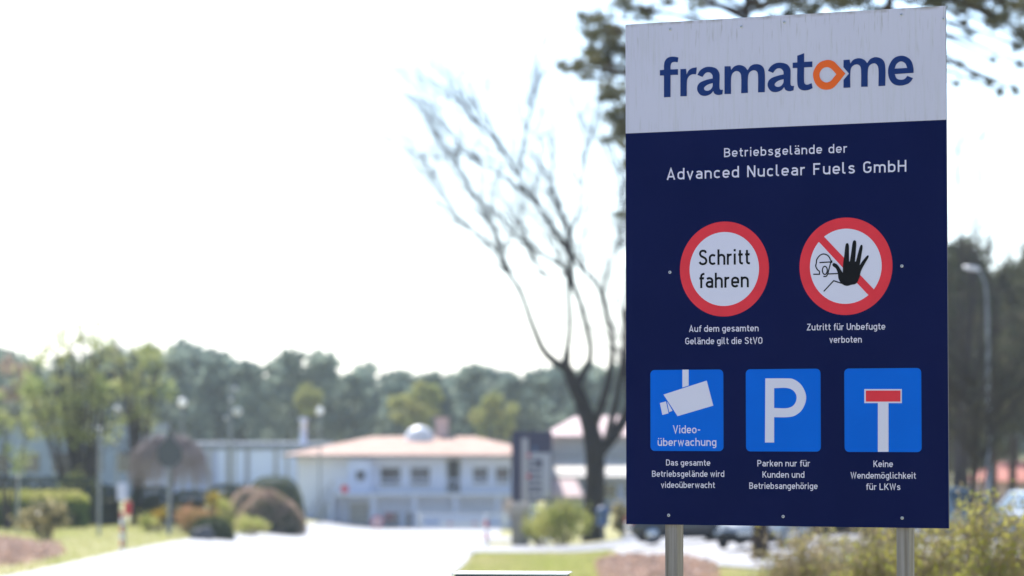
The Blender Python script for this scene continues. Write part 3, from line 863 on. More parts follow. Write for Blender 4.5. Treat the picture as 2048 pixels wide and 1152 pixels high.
LIMBS = [
 ([(1136, 740, 8), (1110, 725, 6.5), (1086, 702, 5.5), (1075, 675, 5), (1060, 638, 4.4), (1050, 605, 4), (1037, 573, 4.4), (1020, 553, 3.4), (1008, 530, 3.2), (998, 507, 3.4), (972, 481, 2.6), (921, 443, 2.1), (880, 412, 1.7), (844, 385, 1.4), (802, 358, 1.0)], 0, 3),
 ([(1132, 726, 8), (1136, 690, 4.4), (1140, 655, 4), (1138, 610, 3.8), (1136, 578, 4), (1138, 550, 4.6), (1128, 534, 3.6), (1114, 526, 3), (1088, 510, 3), (1062, 494, 2.6), (1030, 472, 2), (1005, 440, 1.6), (985, 412, 1.3)], 0, -3),
 ([(1138, 552, 4.4), (1143, 535, 4.6), (1139, 507, 4), (1120, 481, 3.8), (1104, 449, 3.4), (1082, 420, 3.2), (1056, 391, 3.2), (1037, 353, 2.4), (1011, 308, 2.2), (985, 270, 1.7), (963, 225, 1.2), (940, 190, 0.9)], -2, -6),
 ([(1152, 772, 9), (1168, 745, 6.5), (1181, 720, 5.2), (1182, 690, 4.8), (1172, 650, 4.6), (1160, 600, 4.4), (1152, 585, 4.8), (1144, 560, 4.6), (1139, 540, 4), (1140, 500, 3.6), (1139, 475, 3.6), (1133, 443, 4), (1114, 411, 3), (1104, 379, 2), (1108, 330, 1.6), (1096, 260, 1.1)], 0, 4),
 ([(1184, 862, 9), (1206, 805, 7), (1221, 748, 6), (1225, 700, 4.6), (1222, 660, 4.6), (1212, 632, 4.6), (1204, 590, 3.8), (1192, 565, 3.4), (1165, 541, 3.2), (1150, 520, 3.2), (1142, 498, 2.6), (1120, 470, 1.6)], 0, -3),
 ([(1190, 915, 13), (1222, 880, 12), (1248, 842, 11.5), (1268, 800, 10.5), (1290, 700, 9), (1300, 590, 7.5), (1310, 480, 6), (1330, 380, 4.5), (1340, 260, 2)], 0, 2),
 ([(1262, 815, 7), (1252, 740, 5.4), (1250, 660, 4.8), (1258, 560, 4), (1262, 480, 3.4), (1250, 400, 2.4), (1235, 330, 1.7), (1222, 290, 1.0)], 1, -5),
 ([(1214, 880, 7), (1233, 800, 5.4), (1246, 720, 4.6), (1250, 640, 3.8), (1235, 600, 2), (1222, 585, 1.4)], 0, 5),
 ([(1205, 590, 3.2), (1213, 560, 3), (1217, 540, 3.4), (1228, 512, 2.2), (1244, 488, 3), (1262, 470, 2.6), (1300, 400, 1.8), (1310, 320, 1.0)], 0, 2),
 ([(1146, 563, 2.6), (1130, 545, 1.8), (1100, 560, 2.0), (1085, 545, 2), (1075, 530, 1.4), (1060, 515, .9)], 0, 2),
 ([(1037, 353, 2.4), (1046, 290, 1.9), (1060, 220, 1.4), (1078, 140, .9)], -4, -5),
 ([(1139, 475, 3), (1160, 420, 2.4), (1166, 350, 2), (1182, 270, 1.5), (1205, 200, .9)], 0, 4),
 ([(1011, 308, 2), (960, 250, 1.5), (910, 185, .9)], -5, -2),
 ([(921, 443, 2), (880, 375, 1.5), (846, 318, .9)], 2, 5),
 ([(1020, 553, 2), (990, 440, 1.7), (905, 330, 1.4), (868, 268, .9)], 0, -4),
 ([(1056, 391, 2.2), (1000, 350, 1.6), (955, 322, 1.2), (905, 290, .9)], -5, 0),
 ([(998, 507, 2.0), (990, 470, 1.6), (968, 430, 1.4), (930, 350, 1.2), (905, 300, 0.9)], 1, -2),
]
lb_ = MB()
crown = MB()
for spec, a, b in LIMBS:
    P, Rr = limb(lb_, spec, a, b)
    n = len(P)
    for c_ in range(13):
        t = random.uniform(0.38, 0.99)
        i = min(int(t * (n - 1)), n - 2)
        dv = (P[i + 1] - P[i]).normalized()
        side = Vector((random.gauss(-0.2, .6), random.gauss(0, .8), random.gauss(0.6, .45))).normalized()
        twigs(crown, P[i], dv * 0.5 + side * 0.5, random.uniform(2.6, 6.0), max(0.020, min(0.036, Rr[i] * 0.55)), 2, 5, 4, 0.0, 0.4)
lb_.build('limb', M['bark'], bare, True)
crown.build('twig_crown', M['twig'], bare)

def pine(px, d, label, top_z, lean=0.0, clusters=(), rnd=40, rbox=None, r0=0.2, group=None, name='pine_tree', rise=0.25, nper=150, crown_from=6.0, spread=3.2):
    base = gpt(px, d)
    o = thing(name, base, label, 'tree', group)
    tr = MB()
    H = top_z - base.z
    def tp(z):
        t = z / H
        return Vector((lean * t * H + 0.12 * math.sin(z * 0.5), 0.1 * math.sin(z * 0.4 + 1), z))
    zs = np.linspace(-0.3, H, 14)
    tr.tube([tp(z) for z in zs], [r0 * (1.25 if z < 0.3 else 1) * (1 - 0.75 * max(0, z) / H) for z in zs], 10)
    pts, br = [], MB()
    cl = []
    for (cx_, cy_, r_) in clusters:
        dd = d + random.uniform(-1.6, 1.6)
        cl.append((at(cx_, cy_, dd) - base, (1.4 if cx_ < 1262 else 1.18) * r_ * d / F))
    for _ in range(rnd):
        for _try in range(40):
            z = random.uniform(crown_from, H + 0.6)
            q = random.uniform(0, 6.283)
            rr = spread * math.sqrt(random.random()) * (1 - 0.55 * (z - crown_from) / (H - crown_from + 1))
            p = tp(z) + Vector((rr * math.cos(q), rr * math.sin(q), 0))
            wpos = p + base
            ppx = 1024 + wpos.x / wpos.y * F
            if rbox is None or rbox(ppx, 858 - (wpos.z - EYE) / wpos.y * F): break
        else: continue
        cl.append((p, random.uniform(0.35, 0.7)))
    for p, r_ in cl:
        zt_ = max(crown_from * 0.8, min(H, p.z - rise * math.hypot(p.x, p.y) + 0.2))
        a = tp(zt_)
        mid = a.lerp(p, 0.55) + Vector((0, 0, 0.15))
        br.tube([a, mid, p], [0.055, 0.036, 0.016], 5)
        n = int(nper * (r_ / 0.45) ** 1.6) + 20
        for _k in range(3):
            e_ = p + Vector((random.gauss(0, .55), random.gauss(0, .55), random.gauss(0.05, .35))) * r_
            br.tube([mid.lerp(p, .6), p.lerp(e_, .5), e_], [0.022, 0.014, 0.008], 4, caps=False)
            pts.append(blob(n // 4, e_, r_ * .62, 0.1, (1.2, 1.2, 0.7)))
        pts.append(blob(n // 4, p, r_ * 1.25, 0.3, (1.2, 1.2, 0.75)))
    tr.add(br.v, br.f)
    tr.build('trunk', M['pinebark'], o, True)
    np_mesh('crown', leaves(np.concatenate(pts), 0.13, 0.2, 0.5, 0.5), M['needle'], o)
    return o

CLA = [(1183, 32, 17), (1190, 52, 22), (1210, 62, 22), (1235, 68, 20), (1200, 92, 24), (1228, 95, 26), (1178, 100, 15), (1168, 122, 18), (1140, 133, 13), (1125, 130, 8), (1182, 130, 16), (1210, 125, 14), (1246, 110, 20), (1172, 152, 10),
       (1238, 145, 20), (1222, 178, 18), (1244, 185, 16), (1215, 200, 11), (1240, 215, 15), (1222, 235, 16), (1244, 248, 22), (1228, 268, 15), (1250, 262, 18), (1242, 290, 8), (1250, 330, 7), (1246, 430, 5),
       (1262, 12, 26), (1300, 25, 24), (1285, -15, 30), (1330, 5, 12), (1395, 15, 14), (1375, -20, 20), (1440, -10, 16), (1530, 12, 20), (1556, 0, 26), (1600, 8, 24), (1580, 30, 14), (1625, 24, 16), (1650, -5, 24), (1480, -25, 25)]
pine(1518, 73.0, 'scots pine behind the left half of the board with branches reaching left of it', 15.5, lean=-0.022, clusters=CLA, rnd=60, rbox=lambda x, y: (1290 < x < 1700 and y > 70) or (y < -60 and x > 1200), r0=0.19, crown_from=6.5)
CLB = [(1700, 12, 24), (1735, 5, 16), (1690, -20, 30), (1838, -4, 18), (1870, 0, 20), (1905, 0, 26), (1935, 14, 24), (1965, 6, 28), (1985, 30, 24), (2015, 42, 26), (2040, 60, 24), (2052, 25, 28), (2062, 85, 18), (2010, 5, 28), (1928, 45, 7), (1940, 68, 5), (2035, 92, 8), (1990, -20, 30), (2040, -15, 30),
       (1922, 128, 5), (1948, 150, 4), (1978, 165, 6), (2000, 182, 6), (2032, 180, 5), (1912, 168, 3), (2042, 128, 5), (1984, 120, 4)]
pine(1786, 66.0, 'scots pine behind the right half of the board, its branches overhanging the top right', 15.0, lean=0.0, clusters=CLB, rise=-0.22, rnd=55, rbox=lambda x, y: (1660 < x < 1860 and y > 60) or (y < -50 and x > 1560), r0=0.2, crown_from=6.5)

# far pines on the right, beyond the parking lot
def far_pine(px, d, top_py, label, cw, crown_py, name='pine_tree', n=26, m='needle2'):
    base = gpt(px, d)
    o = thing(name, base, label, 'tree', 'pines beyond the parking lot')
    H = at(px, top_py, d).z - base.z
    zc = at(px, crown_py, d).z - base.z
    tr = MB()
    zs = np.linspace(-0.3, H * 0.97, 10)
    tr.tube([(0.15 * math.sin(z * .3 + px), 0.1, z) for z in zs], [0.24 * (1 - 0.8 * max(z, 0) / H) for z in zs], 8)
    pts, br = [], MB()
    for k in range(n):
        t = random.random() ** 0.8
        z = zc + (H - zc) * t
        q = random.uniform(0, 6.283)
        rr = cw * (1 - 0.6 * t) * math.sqrt(random.random())
        p = Vector((rr * math.cos(q), rr * math.sin(q), z))
        br.tube([(0, 0, z - 0.3 * rr), p * 0.6 + Vector((0, 0, z)) * 0.4, p], [0.06, 0.04, 0.02], 4)
        r_ = random.uniform(0.5, 1.1)
        pts.append(blob(int(110 * r_), p, r_, 0.2, (1.2, 1.2, 0.75)))
    tr.add(br.v, br.f)
    tr.build('trunk', M['pinebark'], o, True)
    np_mesh('crown', leaves(np.concatenate(pts), 0.2, 0.4, 0.5), M[m], o)
    return o
for k, (px, d, tp_, cp_, cw, lab) in enumerate([
        (1885, 150, 500, 860, 2.2, 'dark pine half hidden by the right edge of the notice board'),
        (1932, 158, 485, 760, 1.7, 'tallest dark pine just left of the street lamp mast'),
        (1985, 170, 545, 900, 1.9, 'dark pine directly behind the street lamp mast'),
        (2028, 160, 540, 880, 2.0, 'bushy dark pine right of the street lamp'),
        (2090, 150, 500, 860, 2.6, 'dark pine at the right end of the row, mostly outside the view'),
        (1958, 185, 560, 935, 2.4, 'broad dark pine farther back between the street lamp and the board'),
        (2062, 182, 520, 930, 2.4, 'broad dark pine farther back above the red-roofed house'),
        (1905, 190, 560, 930, 2.4, 'dark pine farther back, close to the edge of the board'),
        (1840, 165, 520, 850, 2.2, 'dark pine of the row standing behind the notice board')]):
    far_pine(px, d, tp_, lab, cw, cp_, n=46)

# twiggy bare trees at the upper right, behind the board
def bare_sapling(px, d, label, fans, cat_='tree', mname='twig'):
    base = gpt(px, d)
    o = thing('bare_tree', base, label, cat_, 'thin bare trees')
    tr, cr = MB(), MB()
    for (tx, ty, r) in fans:
        e = at(tx, ty, d + random.uniform(-2, 2)) - base
        P = [Vector((0, 0, -0.2)).lerp(e, t) + Vector((0.3 * math.sin(t * 3), 0, 1.2 * math.sin(t * 3.14))) for t in np.linspace(0, 1, 9)]
        tr.tube(P, [r * (1 - 0.85 * t) for t in np.linspace(0, 1, 9)], 6)
        for _ in range(16):
            i = random.randint(3, 7)
            dv = (P[i + 1] - P[i]).normalized()
            side = Vector((random.gauss(0, .8), random.gauss(0, .8), random.gauss(.4, .5))).normalized()
            twigs(cr, P[i], dv * 0.5 + side * 0.5, random.uniform(1.2, 2.6), 0.018, 2, 3, 4)
    tr.build('trunk', M['twig'], o, True)
    cr.build('twig_crown', M['twig'], o)
bare_sapling(1900, 100, 'thin bare tree with fine twigs right of the notice board', [(1905, 230, 0.07), (1940, 330, 0.06), (2000, 280, 0.06), (1960, 200, 0.06), (2030, 400, 0.05), (1925, 480, 0.05)])
bare_sapling(1930, 62, 'leaning bare bush with grey branches below the street lamp', [(1990, 800, 0.03), (1925, 760, 0.03), (1960, 830, 0.03), (1905, 830, 0.03), (1895, 780, 0.03)], 'bush')

# far wood: one mass
def wood():
    T_, V_ = [], []
    for _ in range(4):
        kind = _
        pts = []
        for k in range(46):
            t = random.random()
            z = 0.22 + 0.78 * t
            rr = (0.30 if kind != 1 else 0.20) * (1 - 0.75 * t ** 1.5) * math.sqrt(random.random())
            q = random.uniform(0, 6.283)
            pts.append(blob(22, (rr * math.cos(q), rr * math.sin(q), z * 0.95), 0.075, 0.1, (1.15, 1.15, 0.8)))
        T_.append(np.concatenate(pts))
    allp, trunks = [], MB()
    rows_ = [(330, 4.2), (345, 4.4), (360, 4.6), (380, 5.0), (405, 5.6)]
    for d, st in rows_:
        x = -125.0
        while x < 95:
            px = 1024 + x / d * F
            top = np.interp(px, [-400, 0, 60, 200, 330, 400, 470, 520, 580, 640, 700, 740, 800, 860, 900, 960, 1040, 1120, 1200, 1300, 1700, 2400], [690, 690, 720, 700, 690, 685, 712, 730, 698, 702, 738, 722, 748, 742, 752, 722, 738, 733, 728, 735, 720, 700])
            top += random.choice((0, 0, 0, -10, 10)) + random.uniform(-6, 16) + (d - 330) * 0.04
            h = at(px, top, d).z - G(x, d)
            tm = T_[random.choice((0, 0, 1, 2, 3))].copy()
            q = random.uniform(0, 6.283)
            c_, s_ = math.cos(q), math.sin(q)
            X = tm[:, 0] * c_ - tm[:, 1] * s_; Y = tm[:, 0] * s_ + tm[:, 1] * c_
            wd = h * random.uniform(0.85, 1.15)
            allp.append(np.stack([x + X * wd, d + Y * wd, G(x, d) + tm[:, 2] * h], 1))
            trunks.tube([(x, d, G(x, d)), (x, d, G(x, d) + h * 0.8)], [0.22, 0.08], 5)
            x += st * random.uniform(0.6, 1.2)
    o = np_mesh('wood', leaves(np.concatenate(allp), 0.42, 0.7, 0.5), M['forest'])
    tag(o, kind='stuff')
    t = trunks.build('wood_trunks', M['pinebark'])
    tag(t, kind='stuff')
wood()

def leafy_tree(px, d, top_py, lobes, label, mname, lsize, nleaf, stems, name='leafy_tree', group=None, r0=0.12):
    """lobes: (px, py, radius px); stems: list of pixel tops"""
    base = gpt(px, d)
    o = thing(name, base, label, 'tree', group)
    tr = MB()
    for (sx_, sy_, bx_) in stems:
        e = at(sx_, sy_, d + random.uniform(-1.2, 1.2)) - base
        b_ = Vector(((bx_ - px) * d / F, random.uniform(-.2, .2), -0.2))
        P = [b_.lerp(e, t) + Vector(((b_.x - e.x) * 0.18 * math.sin(t * 3.14), 0, 0)) for t in np.linspace(0, 1, 8)]
        tr.tube(P, [r0 * (1 - 0.8 * t) for t in np.linspace(0, 1, 8)], 6)
        for _ in range(7):
            i = random.randint(3, 6)
            side = Vector((random.gauss(0, .7), random.gauss(0, .7), .7)).normalized()
            twigs(tr, P[i], side, random.uniform(1.0, 2.4), 0.035, 1, 4, 4)
    pts = []
    for (lx, ly, lr) in lobes:
        c = at(lx, ly, d + random.uniform(-1.5, 1.5)) - base
        r_ = lr * d / F
        pts.append(blob(int(nleaf * lr / 30 * (0.36 if mname == 'willow' else 1)), c, r_, 0.05, (1.1, 1.1, 0.95)))
    tr.build('trunk', M['twig'], o, True)
    np_mesh('crown', leaves(np.concatenate(pts), lsize, 0.45, 0.4), M[mname], o)
    return o
def lobes(x0, x1, y0, y1, n, r0, r1, shape=None):
    out = []
    while len(out) < n:
        x, y = random.uniform(x0, x1), random.uniform(y0, y1)
        if shape is None or shape(x, y): out.append((x, y, random.uniform(r0, r1)))
    return out
ell = lambda cx_, cy_, rx, ry: (lambda x, y: ((x - cx_) / rx) ** 2 + ((y - cy_) / ry) ** 2 < 1)
leafy_tree(165, 150, 640, lobes(45, 265, 660, 890, 62, 16, 36, ell(150, 775, 112, 112)) + [(150, 652, 14), (165, 672, 14), (195, 650, 10), (100, 690, 26), (80, 720, 24), (125, 668, 16)],
           'tall green multi-stemmed tree left of the smaller twin-stemmed tree', 'willow', 0.15, 130,
           [(110, 700, 150), (140, 680, 156), (165, 650, 165), (200, 690, 175), (235, 720, 182), (75, 740, 142), (125, 720, 152), (185, 700, 170), (215, 740, 180), (55, 780, 140), (150, 720, 160)], r0=0.17)
leafy_tree(277, 146, 690, lobes(215, 345, 690, 860, 32, 14, 30, ell(280, 770, 64, 92)) + [(232, 660, 9), (258, 655, 8), (300, 690, 12)],
           'smaller twin-stemmed green tree between the tall green tree and the dark road sign', 'willow', 0.14, 110,
           [(245, 720, 275), (320, 730, 278), (282, 690, 276), (305, 760, 278), (232, 665, 274), (260, 660, 277), (265, 740, 275)], r0=0.14)
leafy_tree(18, 128, 780, lobes(-50, 110, 790, 930, 26, 14, 26, ell(10, 860, 100, 78)),
           'low green tree at the left edge of the picture, in front of the hedge', 'willow', 0.13, 110,
           [(0, 800, 18), (60, 840, 20), (-40, 830, 16)], r0=0.08)
for k, (px, cy_, rx, ry, d, lab) in enumerate(((832, 808, 50, 48, 318, 'larger yellow-green tree at the foot of the wood above the white dome'),
                                             (990, 838, 42, 44, 316, 'yellow-green tree at the foot of the wood left of the blue information totem'),
                                             (620, 800, 22, 22, 318, 'small yellow-green tree in the wood above the roof vent'))):
    leafy_tree(px, d, cy_ - ry, lobes(px - rx, px + rx, cy_ - ry, cy_ + ry, 26, 10, 18, ell(px, cy_, rx, ry)), lab, 'springleaf', 0.32, 150, [(px - 15, cy_, px), (px + 12, cy_ - 10, px)], name='spring_tree', group='yellow-green spring trees', r0=0.16)
leafy_tree(20, 300, 720, lobes(0, 60, 720, 790, 16, 10, 18), 'brownish budding tree at the far left before the wood', 'brownheath', 0.3, 130, [(20, 730, 20), (40, 750, 22)], name='budding_tree', r0=0.15)

# weeping tree with an umbrella crown
d = 132
o = thing('weeping_tree', gpt(338, d), 'grey-brown weeping tree with a bare umbrella crown behind the road sign', 'tree')
base = o.location.copy()
tr, cr = MB(), MB()
top = at(338, 884, d) - base
tr.tube([(0, 0, -.2), (0.1, 0.05, top.z * .5), (0, 0, top.z)], [0.16, 0.12, 0.08], 8)
rx = 82 * d / F
zlow = at(338, 972, d).z - base.z
for _ in range(420):
    q = random.uniform(0, 6.283)
    rr = rx * math.sqrt(random.uniform(0.04, 1.0)) * random.uniform(.85, 1.06)
    zc_ = top.z + 0.12 - (top.z - zlow) * 0.55 * (rr / rx) ** 3.0 + random.gauss(0, .16)
    ze_ = zlow + random.uniform(-.15, 1.0) * (zc_ - zlow) * (0.5 if rr > rx * .6 else 1.0)
    P = []
    for t in np.linspace(0, 1, 5):
        r_ = rr * t
        P.append((r_ * math.cos(q) + random.gauss(0, .03), r_ * math.sin(q) + random.gauss(0, .03), top.z + (zc_ - top.z) * t + 0.1 * math.sin(t * 3.14)))
    for t in (0.3, 0.65, 1.0):
        P.append((rr * (1 + .05 * t) * math.cos(q) + random.gauss(0, .04), rr * (1 + .05 * t) * math.sin(q) + random.gauss(0, .04), zc_ + (ze_ - zc_) * t))
    cr.tube(P, [0.024, 0.022, 0.02, 0.018, 0.016, 0.014, 0.012, 0.01], 4, caps=False)
tr.build('trunk', M['twig'], o, True)
cr.build('twig_crown', mat('weeping_twigs', (0.24, 0.205, 0.20), 0.9, c2=(0.36, 0.31, 0.30), nscale=2, spec=0.1), o)

# ------------------------------------------------------------------ hedges and shrubs
def hedge(px0, px1, d, top_py, thick, label, mname, round_=0.25, name='hedge', n=5200, lsz=0.07, sunlit_top=False):
    a, b = gpt(px0, d), gpt(px1, d)
    zt_ = at((px0 + px1) / 2, top_py, d - thick / 2).z
    o = thing(name, (a + b) / 2, label, 'hedge')
    z0 = o.location.z
    L = (b - a).length / 2
    H = zt_ - z0
    MB().box(-L + .12, L - .12, -thick / 2 + .12, thick / 2 - .12, -0.3, H - .42, b=min(round_, H * 0.3, thick * 0.4)).build('stem_mass', M['darkhedge'], o, True)
    P = []
    A_top, A_side, A_end = 2 * L * thick, 2 * L * H, thick * H
    tot = A_top + 2 * A_side + 2 * A_end
    for ar, fn in ((A_top, lambda k: np.stack([rng.uniform(-L, L, k), rng.uniform(-thick / 2, thick / 2, k), np.full(k, H)], 1)),
                   (A_side, lambda k: np.stack([rng.uniform(-L, L, k), np.full(k, -thick / 2), rng.uniform(0, H, k)], 1)),
                   (A_side, lambda k: np.stack([rng.uniform(-L, L, k), np.full(k, thick / 2), rng.uniform(0, H, k)], 1)),
                   (A_end, lambda k: np.stack([np.full(k, L), rng.uniform(-thick / 2, thick / 2, k), rng.uniform(0, H, k)], 1)),
                   (A_end, lambda k: np.stack([np.full(k, -L), rng.uniform(-thick / 2, thick / 2, k), rng.uniform(0, H, k)], 1))):
        P.append(fn(int(n * ar / tot)))
    P = np.concatenate(P)
    # round the upper edges
    e = np.maximum(0, np.abs(P[:, 0]) - (L - round_)) / round_
    f = np.maximum(0, np.abs(P[:, 1]) - (thick / 2 - round_)) / round_
    yy = np.clip(np.abs(P[:, 1]) / (thick / 2), 0, 1)
    cap = H - 0.42 * (1 - np.sqrt(np.clip(1 - yy ** 2, 0, 1))) - 0.3 * np.clip(e, 0, 1) ** 2
    P[:, 2] = np.minimum(P[:, 2], cap)
    P += rng.normal(0, 0.045, P.shape)
    if sunlit_top:  # sunlit look of the rounded top put into paler lime leaf colour
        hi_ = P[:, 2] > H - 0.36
        np_mesh('sunlit_cap', leaves(np.repeat(P[hi_], 2, 0) + rng.normal(0, .05, (2 * hi_.sum(), 3)), lsz, 0.5, 0.4), M['limeleaf'], o)
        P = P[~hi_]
    np_mesh('foliage', leaves(P, lsz, 0.6, 0.4), M[mname], o)
    return o
hedge(-140, 205, 142, 958, 2.2, 'taller dark green clipped hedge behind the lower one at the left edge', 'darkhedge', 0.5, n=7000)
hedge(-140, 172, 134, 986, 1.6, 'lower clipped green hedge in front of the taller one at the left edge', 'hedge', 0.35, n=6000, sunlit_top=True)
hedge(196, 236, 146, 975, 1.6, 'short dark hedge block right of the clipped hedges, behind the red and white marker', 'darkhedge', 0.3, n=2200)
hedge(268, 345, 146, 976, 1.8, 'dark green hedge under the weeping tree', 'darkhedge', 0.4, n=3000)
hedge(345, 430, 150, 985, 1.6, 'low dark hedge between the road sign and the yellow shrub', 'darkhedge', 0.4, n=3000)
hedge(425, 500, 168, 972, 2.0, 'dark hedge piece left of the domed yew', 'darkhedge', 0.4, n=2600)

def shrub(px, d, rx_px, top_py, label, mname, name='shrub', lsz=0.07, n=1800, cat_='shrub', off=(), core=None, bottom=0.0, shell=0.55, group=None):
    """lumpy shrub: several lobes over stems; pixel half width and top"""
    base = gpt(px, d)
    o = thing(name, base, label, cat_, group)
    H = at(px, top_py, d).z - base.z
    rx = rx_px * d / F
    st = MB()
    pts = []
    nl = 16
    for k in range(nl):
        q = random.uniform(0, 6.283)
        rr = rx * 0.72 * math.sqrt(random.random())
        hz = H * (0.22 + 0.45 * random.random())
        c = Vector((rr * math.cos(q), rr * math.sin(q), hz * 1.25))
        r_ = min(rx * 0.40, H * 0.32) * random.uniform(.8, 1.1)
        c.z = min(c.z, H * math.sqrt(max(.1, 1 - 0.75 * (rr / rx) ** 2)) - r_ * .8)
        st.tube([(c.x * .15, c.y * .15, -0.1), c * 0.6, c], [0.03, 0.022, 0.01], 5)
        pts.append(blob(n // nl, c, r_, shell, (1, 1, 0.85)))
    P = np.concatenate(pts)
    stray = rng.random(len(P)) < 0.22
    P[stray] = P[stray] * rng.uniform(1.0, 1.22, (stray.sum(), 1)) + rng.normal(0, 0.06, (stray.sum(), 3))
    P[:, 2] = np.maximum(P[:, 2], 0.03)
    st.build('stems', M['shrubtwig'], o)
    np_mesh('foliage', leaves(P, lsz, 0.5, 0.4), M[mname], o)
    return o
shrub(95, 103, 62, 1003, 'olive bush with pale glossy leaves in front of the left hedge', 'olive', lsz=0.08, n=1700)
shrub(1120, 119, 74, 1002, 'round lime-green bush in front of the bare tree trunk', 'limeleaf', lsz=0.075, n=2600)
shrub(1080, 121, 42, 1010, 'small pale green bush left of the lime-green one, under the totem', 'limeleaf', lsz=0.07, n=1000)
shrub(1245, 128, 32, 1005, 'green bush at the left edge of the notice board, right of the blue bin', 'olive', lsz=0.08, n=1000)
shrub(430, 140, 26, 975, 'yellow flowering shrub beside the low dark hedge', 'yellowleaf', lsz=0.07, n=900)
shrub(450, 132, 22, 985, 'yellow-green upright shrub left of the brown domed shrub', 'limeleaf', lsz=0.06, n=700)
shrub(372, 128, 48, 1008, 'orange-brown heath bed left of the grey rock', 'orangebed', name='heath_bed', lsz=0.06, n=1900)
shrub(318, 126, 20, 1012, 'yellow low shrub beside the post of the road sign', 'yellowleaf', lsz=0.06, n=500)
shrub(500, 135, 58, 1030, 'low lime-green ground shrub in front of the brown domed shrub', 'limeleaf', lsz=0.06, n=1300)
shrub(300, 124, 24, 1025, 'small grey-green shrub between the marker and the road sign', 'limeleaf', lsz=0.05, n=500)
shrub(1030, 200, 30, 985, 'brown shrub at the right corner of the white house', 'brownheath', lsz=0.07, n=600)
shrub(1180, 205, 44, 985, 'low green shrub in front of the right-hand building', 'dometop', lsz=0.08, n=800)

def dome(px, d, rx_px, top_py, label, m_top, n=3800, lsz=0.06, ry=1.6, flat=1.0):
    base = gpt(px, d)
    o = thing('domed_shrub', base, label, 'shrub')
    H = at(px, top_py, d).z - base.z
    rx = rx_px * d / F
    mb = MB()
    prof = [(max(0.001, math.cos(R(t)) ** flat), math.sin(R(t))) for t in range(0, 91, 9)]
    mb.lathe([(a, b) for a, b in prof], 24)
    s = mb
    s.v = [(x * rx * .94, y * ry * .94, z * H * .94 - 0.05) for x, y, z in s.v]
    s.build('stem_mass', M['darkhedge'], o, True)
    q = rng.uniform(0, 2 * math.pi, n); e = np.arcsin(rng.uniform(0, 1, n))
    P = np.stack([np.cos(q) * np.cos(e) ** flat * rx, np.sin(q) * np.cos(e) ** flat * ry, np.sin(e) * H], 1) + rng.normal(0, 0.03, (n, 3))
    np_mesh('foliage', leaves(P, lsz, 0.6, 0.4), m_top, o)
dome(550, 176, 60, 953, 'dark green clipped dome of yew at the corner of the white house', M['dometop'], ry=1.7, flat=0.6)
shrub(158, 148, 42, 940, 'rounded lime-green bush rising behind the right end of the hedges', 'limeleaf', lsz=.08, n=1500)
dome(505, 152, 52, 975, 'grey-brown domed shrub left of the reddish one beside the road', M['brownheath'], ry=1.5, flat=0.8)
dome(540, 146, 74, 980, 'reddish-brown rounded shrub at the edge of the road before the white house', M['brownheath'], ry=1.4, flat=1.5)
dome(425, 122, 44, 1035, 'dark low mound of rock plants at the roadside', M['dometop'], n=1500, ry=0.8, flat=0.8)

def rock(px, d, w_, h_, label):
    o = thing('rock', gpt(px, d), label, 'rock')
    bm = bmesh.new()
    bmesh.ops.create_icosphere(bm, subdivisions=3, radius=1)
    for v in bm.verts:
        k = 1 + 0.18 * math.sin(v.co.x * 5 + px) * math.cos(v.co.y * 4) + random.uniform(-.04, .04)
        v.co = (v.co.x * w_ * k, v.co.y * w_ * .8 * k, v.co.z * h_ * k + h_ * 0.5)
    MB().bm(bm).build('boulder', M['rock'], o)
rock(408, 119, 0.45, 0.35, 'grey boulder among low plants at the roadside')

# young-leaved shrubs right of and behind the board
def twig_shrub(px, d, half_px, top_py, label, dry, nst=26, seed=0):
    base = gpt(px, d)
    o = thing('twiggy_shrub', base, label, 'shrub', 'young-leaved shrubs by the board')
    H = at(px, top_py, d).z - base.z
    rx = half_px * d / F
    st = MB()
    lf = []
    for k in range(nst):
        q = random.uniform(0, 6.283)
        rr = rx * math.sqrt(random.random())
        e = Vector((rr * math.cos(q), rr * math.sin(q) * 1.2, H * random.uniform(0.62, 1.02)))
        b_ = Vector((e.x * .35, e.y * .35, -0.1))
        P = [b_.lerp(e, t) + Vector((random.gauss(0, .02), random.gauss(0, .02), 0)) + Vector((e.x, e.y, 0)) * 0.25 * math.sin(t * 3.14) for t in np.linspace(0, 1, 8)]
        st.tube(P, [0.009 * (1 - .75 * t) for t in np.linspace(0, 1, 8)], 4, caps=False)
        for j in range(9):
            i = random.randint(2, 6)
            dv = Vector((random.gauss(0, .8), random.gauss(0, .8), random.uniform(.1, 1))).normalized()
            L = random.uniform(0.15, 0.42)
            p0 = P[i].lerp(P[i + 1], random.random())
            p1 = p0 + dv * L
            st.tube([p0, p0.lerp(p1, .5) + Vector((0, 0, .015)), p1], [0.004, 0.003, 0.0015], 3, caps=False)
            for s_ in range(9):
                lf.append(p0.lerp(p1, random.uniform(.1, 1)) + Vector((random.gauss(0, .018), random.gauss(0, .018), random.gauss(0, .018))))
    st.build('stems', M['shrubtwig'], o)
    lf = np.array([tuple(p) for p in lf])
    pick = rng.random(len(lf)) < dry
    if (~pick).sum(): np_mesh('foliage', leaves(lf[~pick], 0.021, 0.5, 0.4), M['shrubleaf'], o)
    if pick.sum(): np_mesh('dry_foliage', leaves(lf[pick], 0.02, 0.5, 0.4), M['shrubdry'], o)
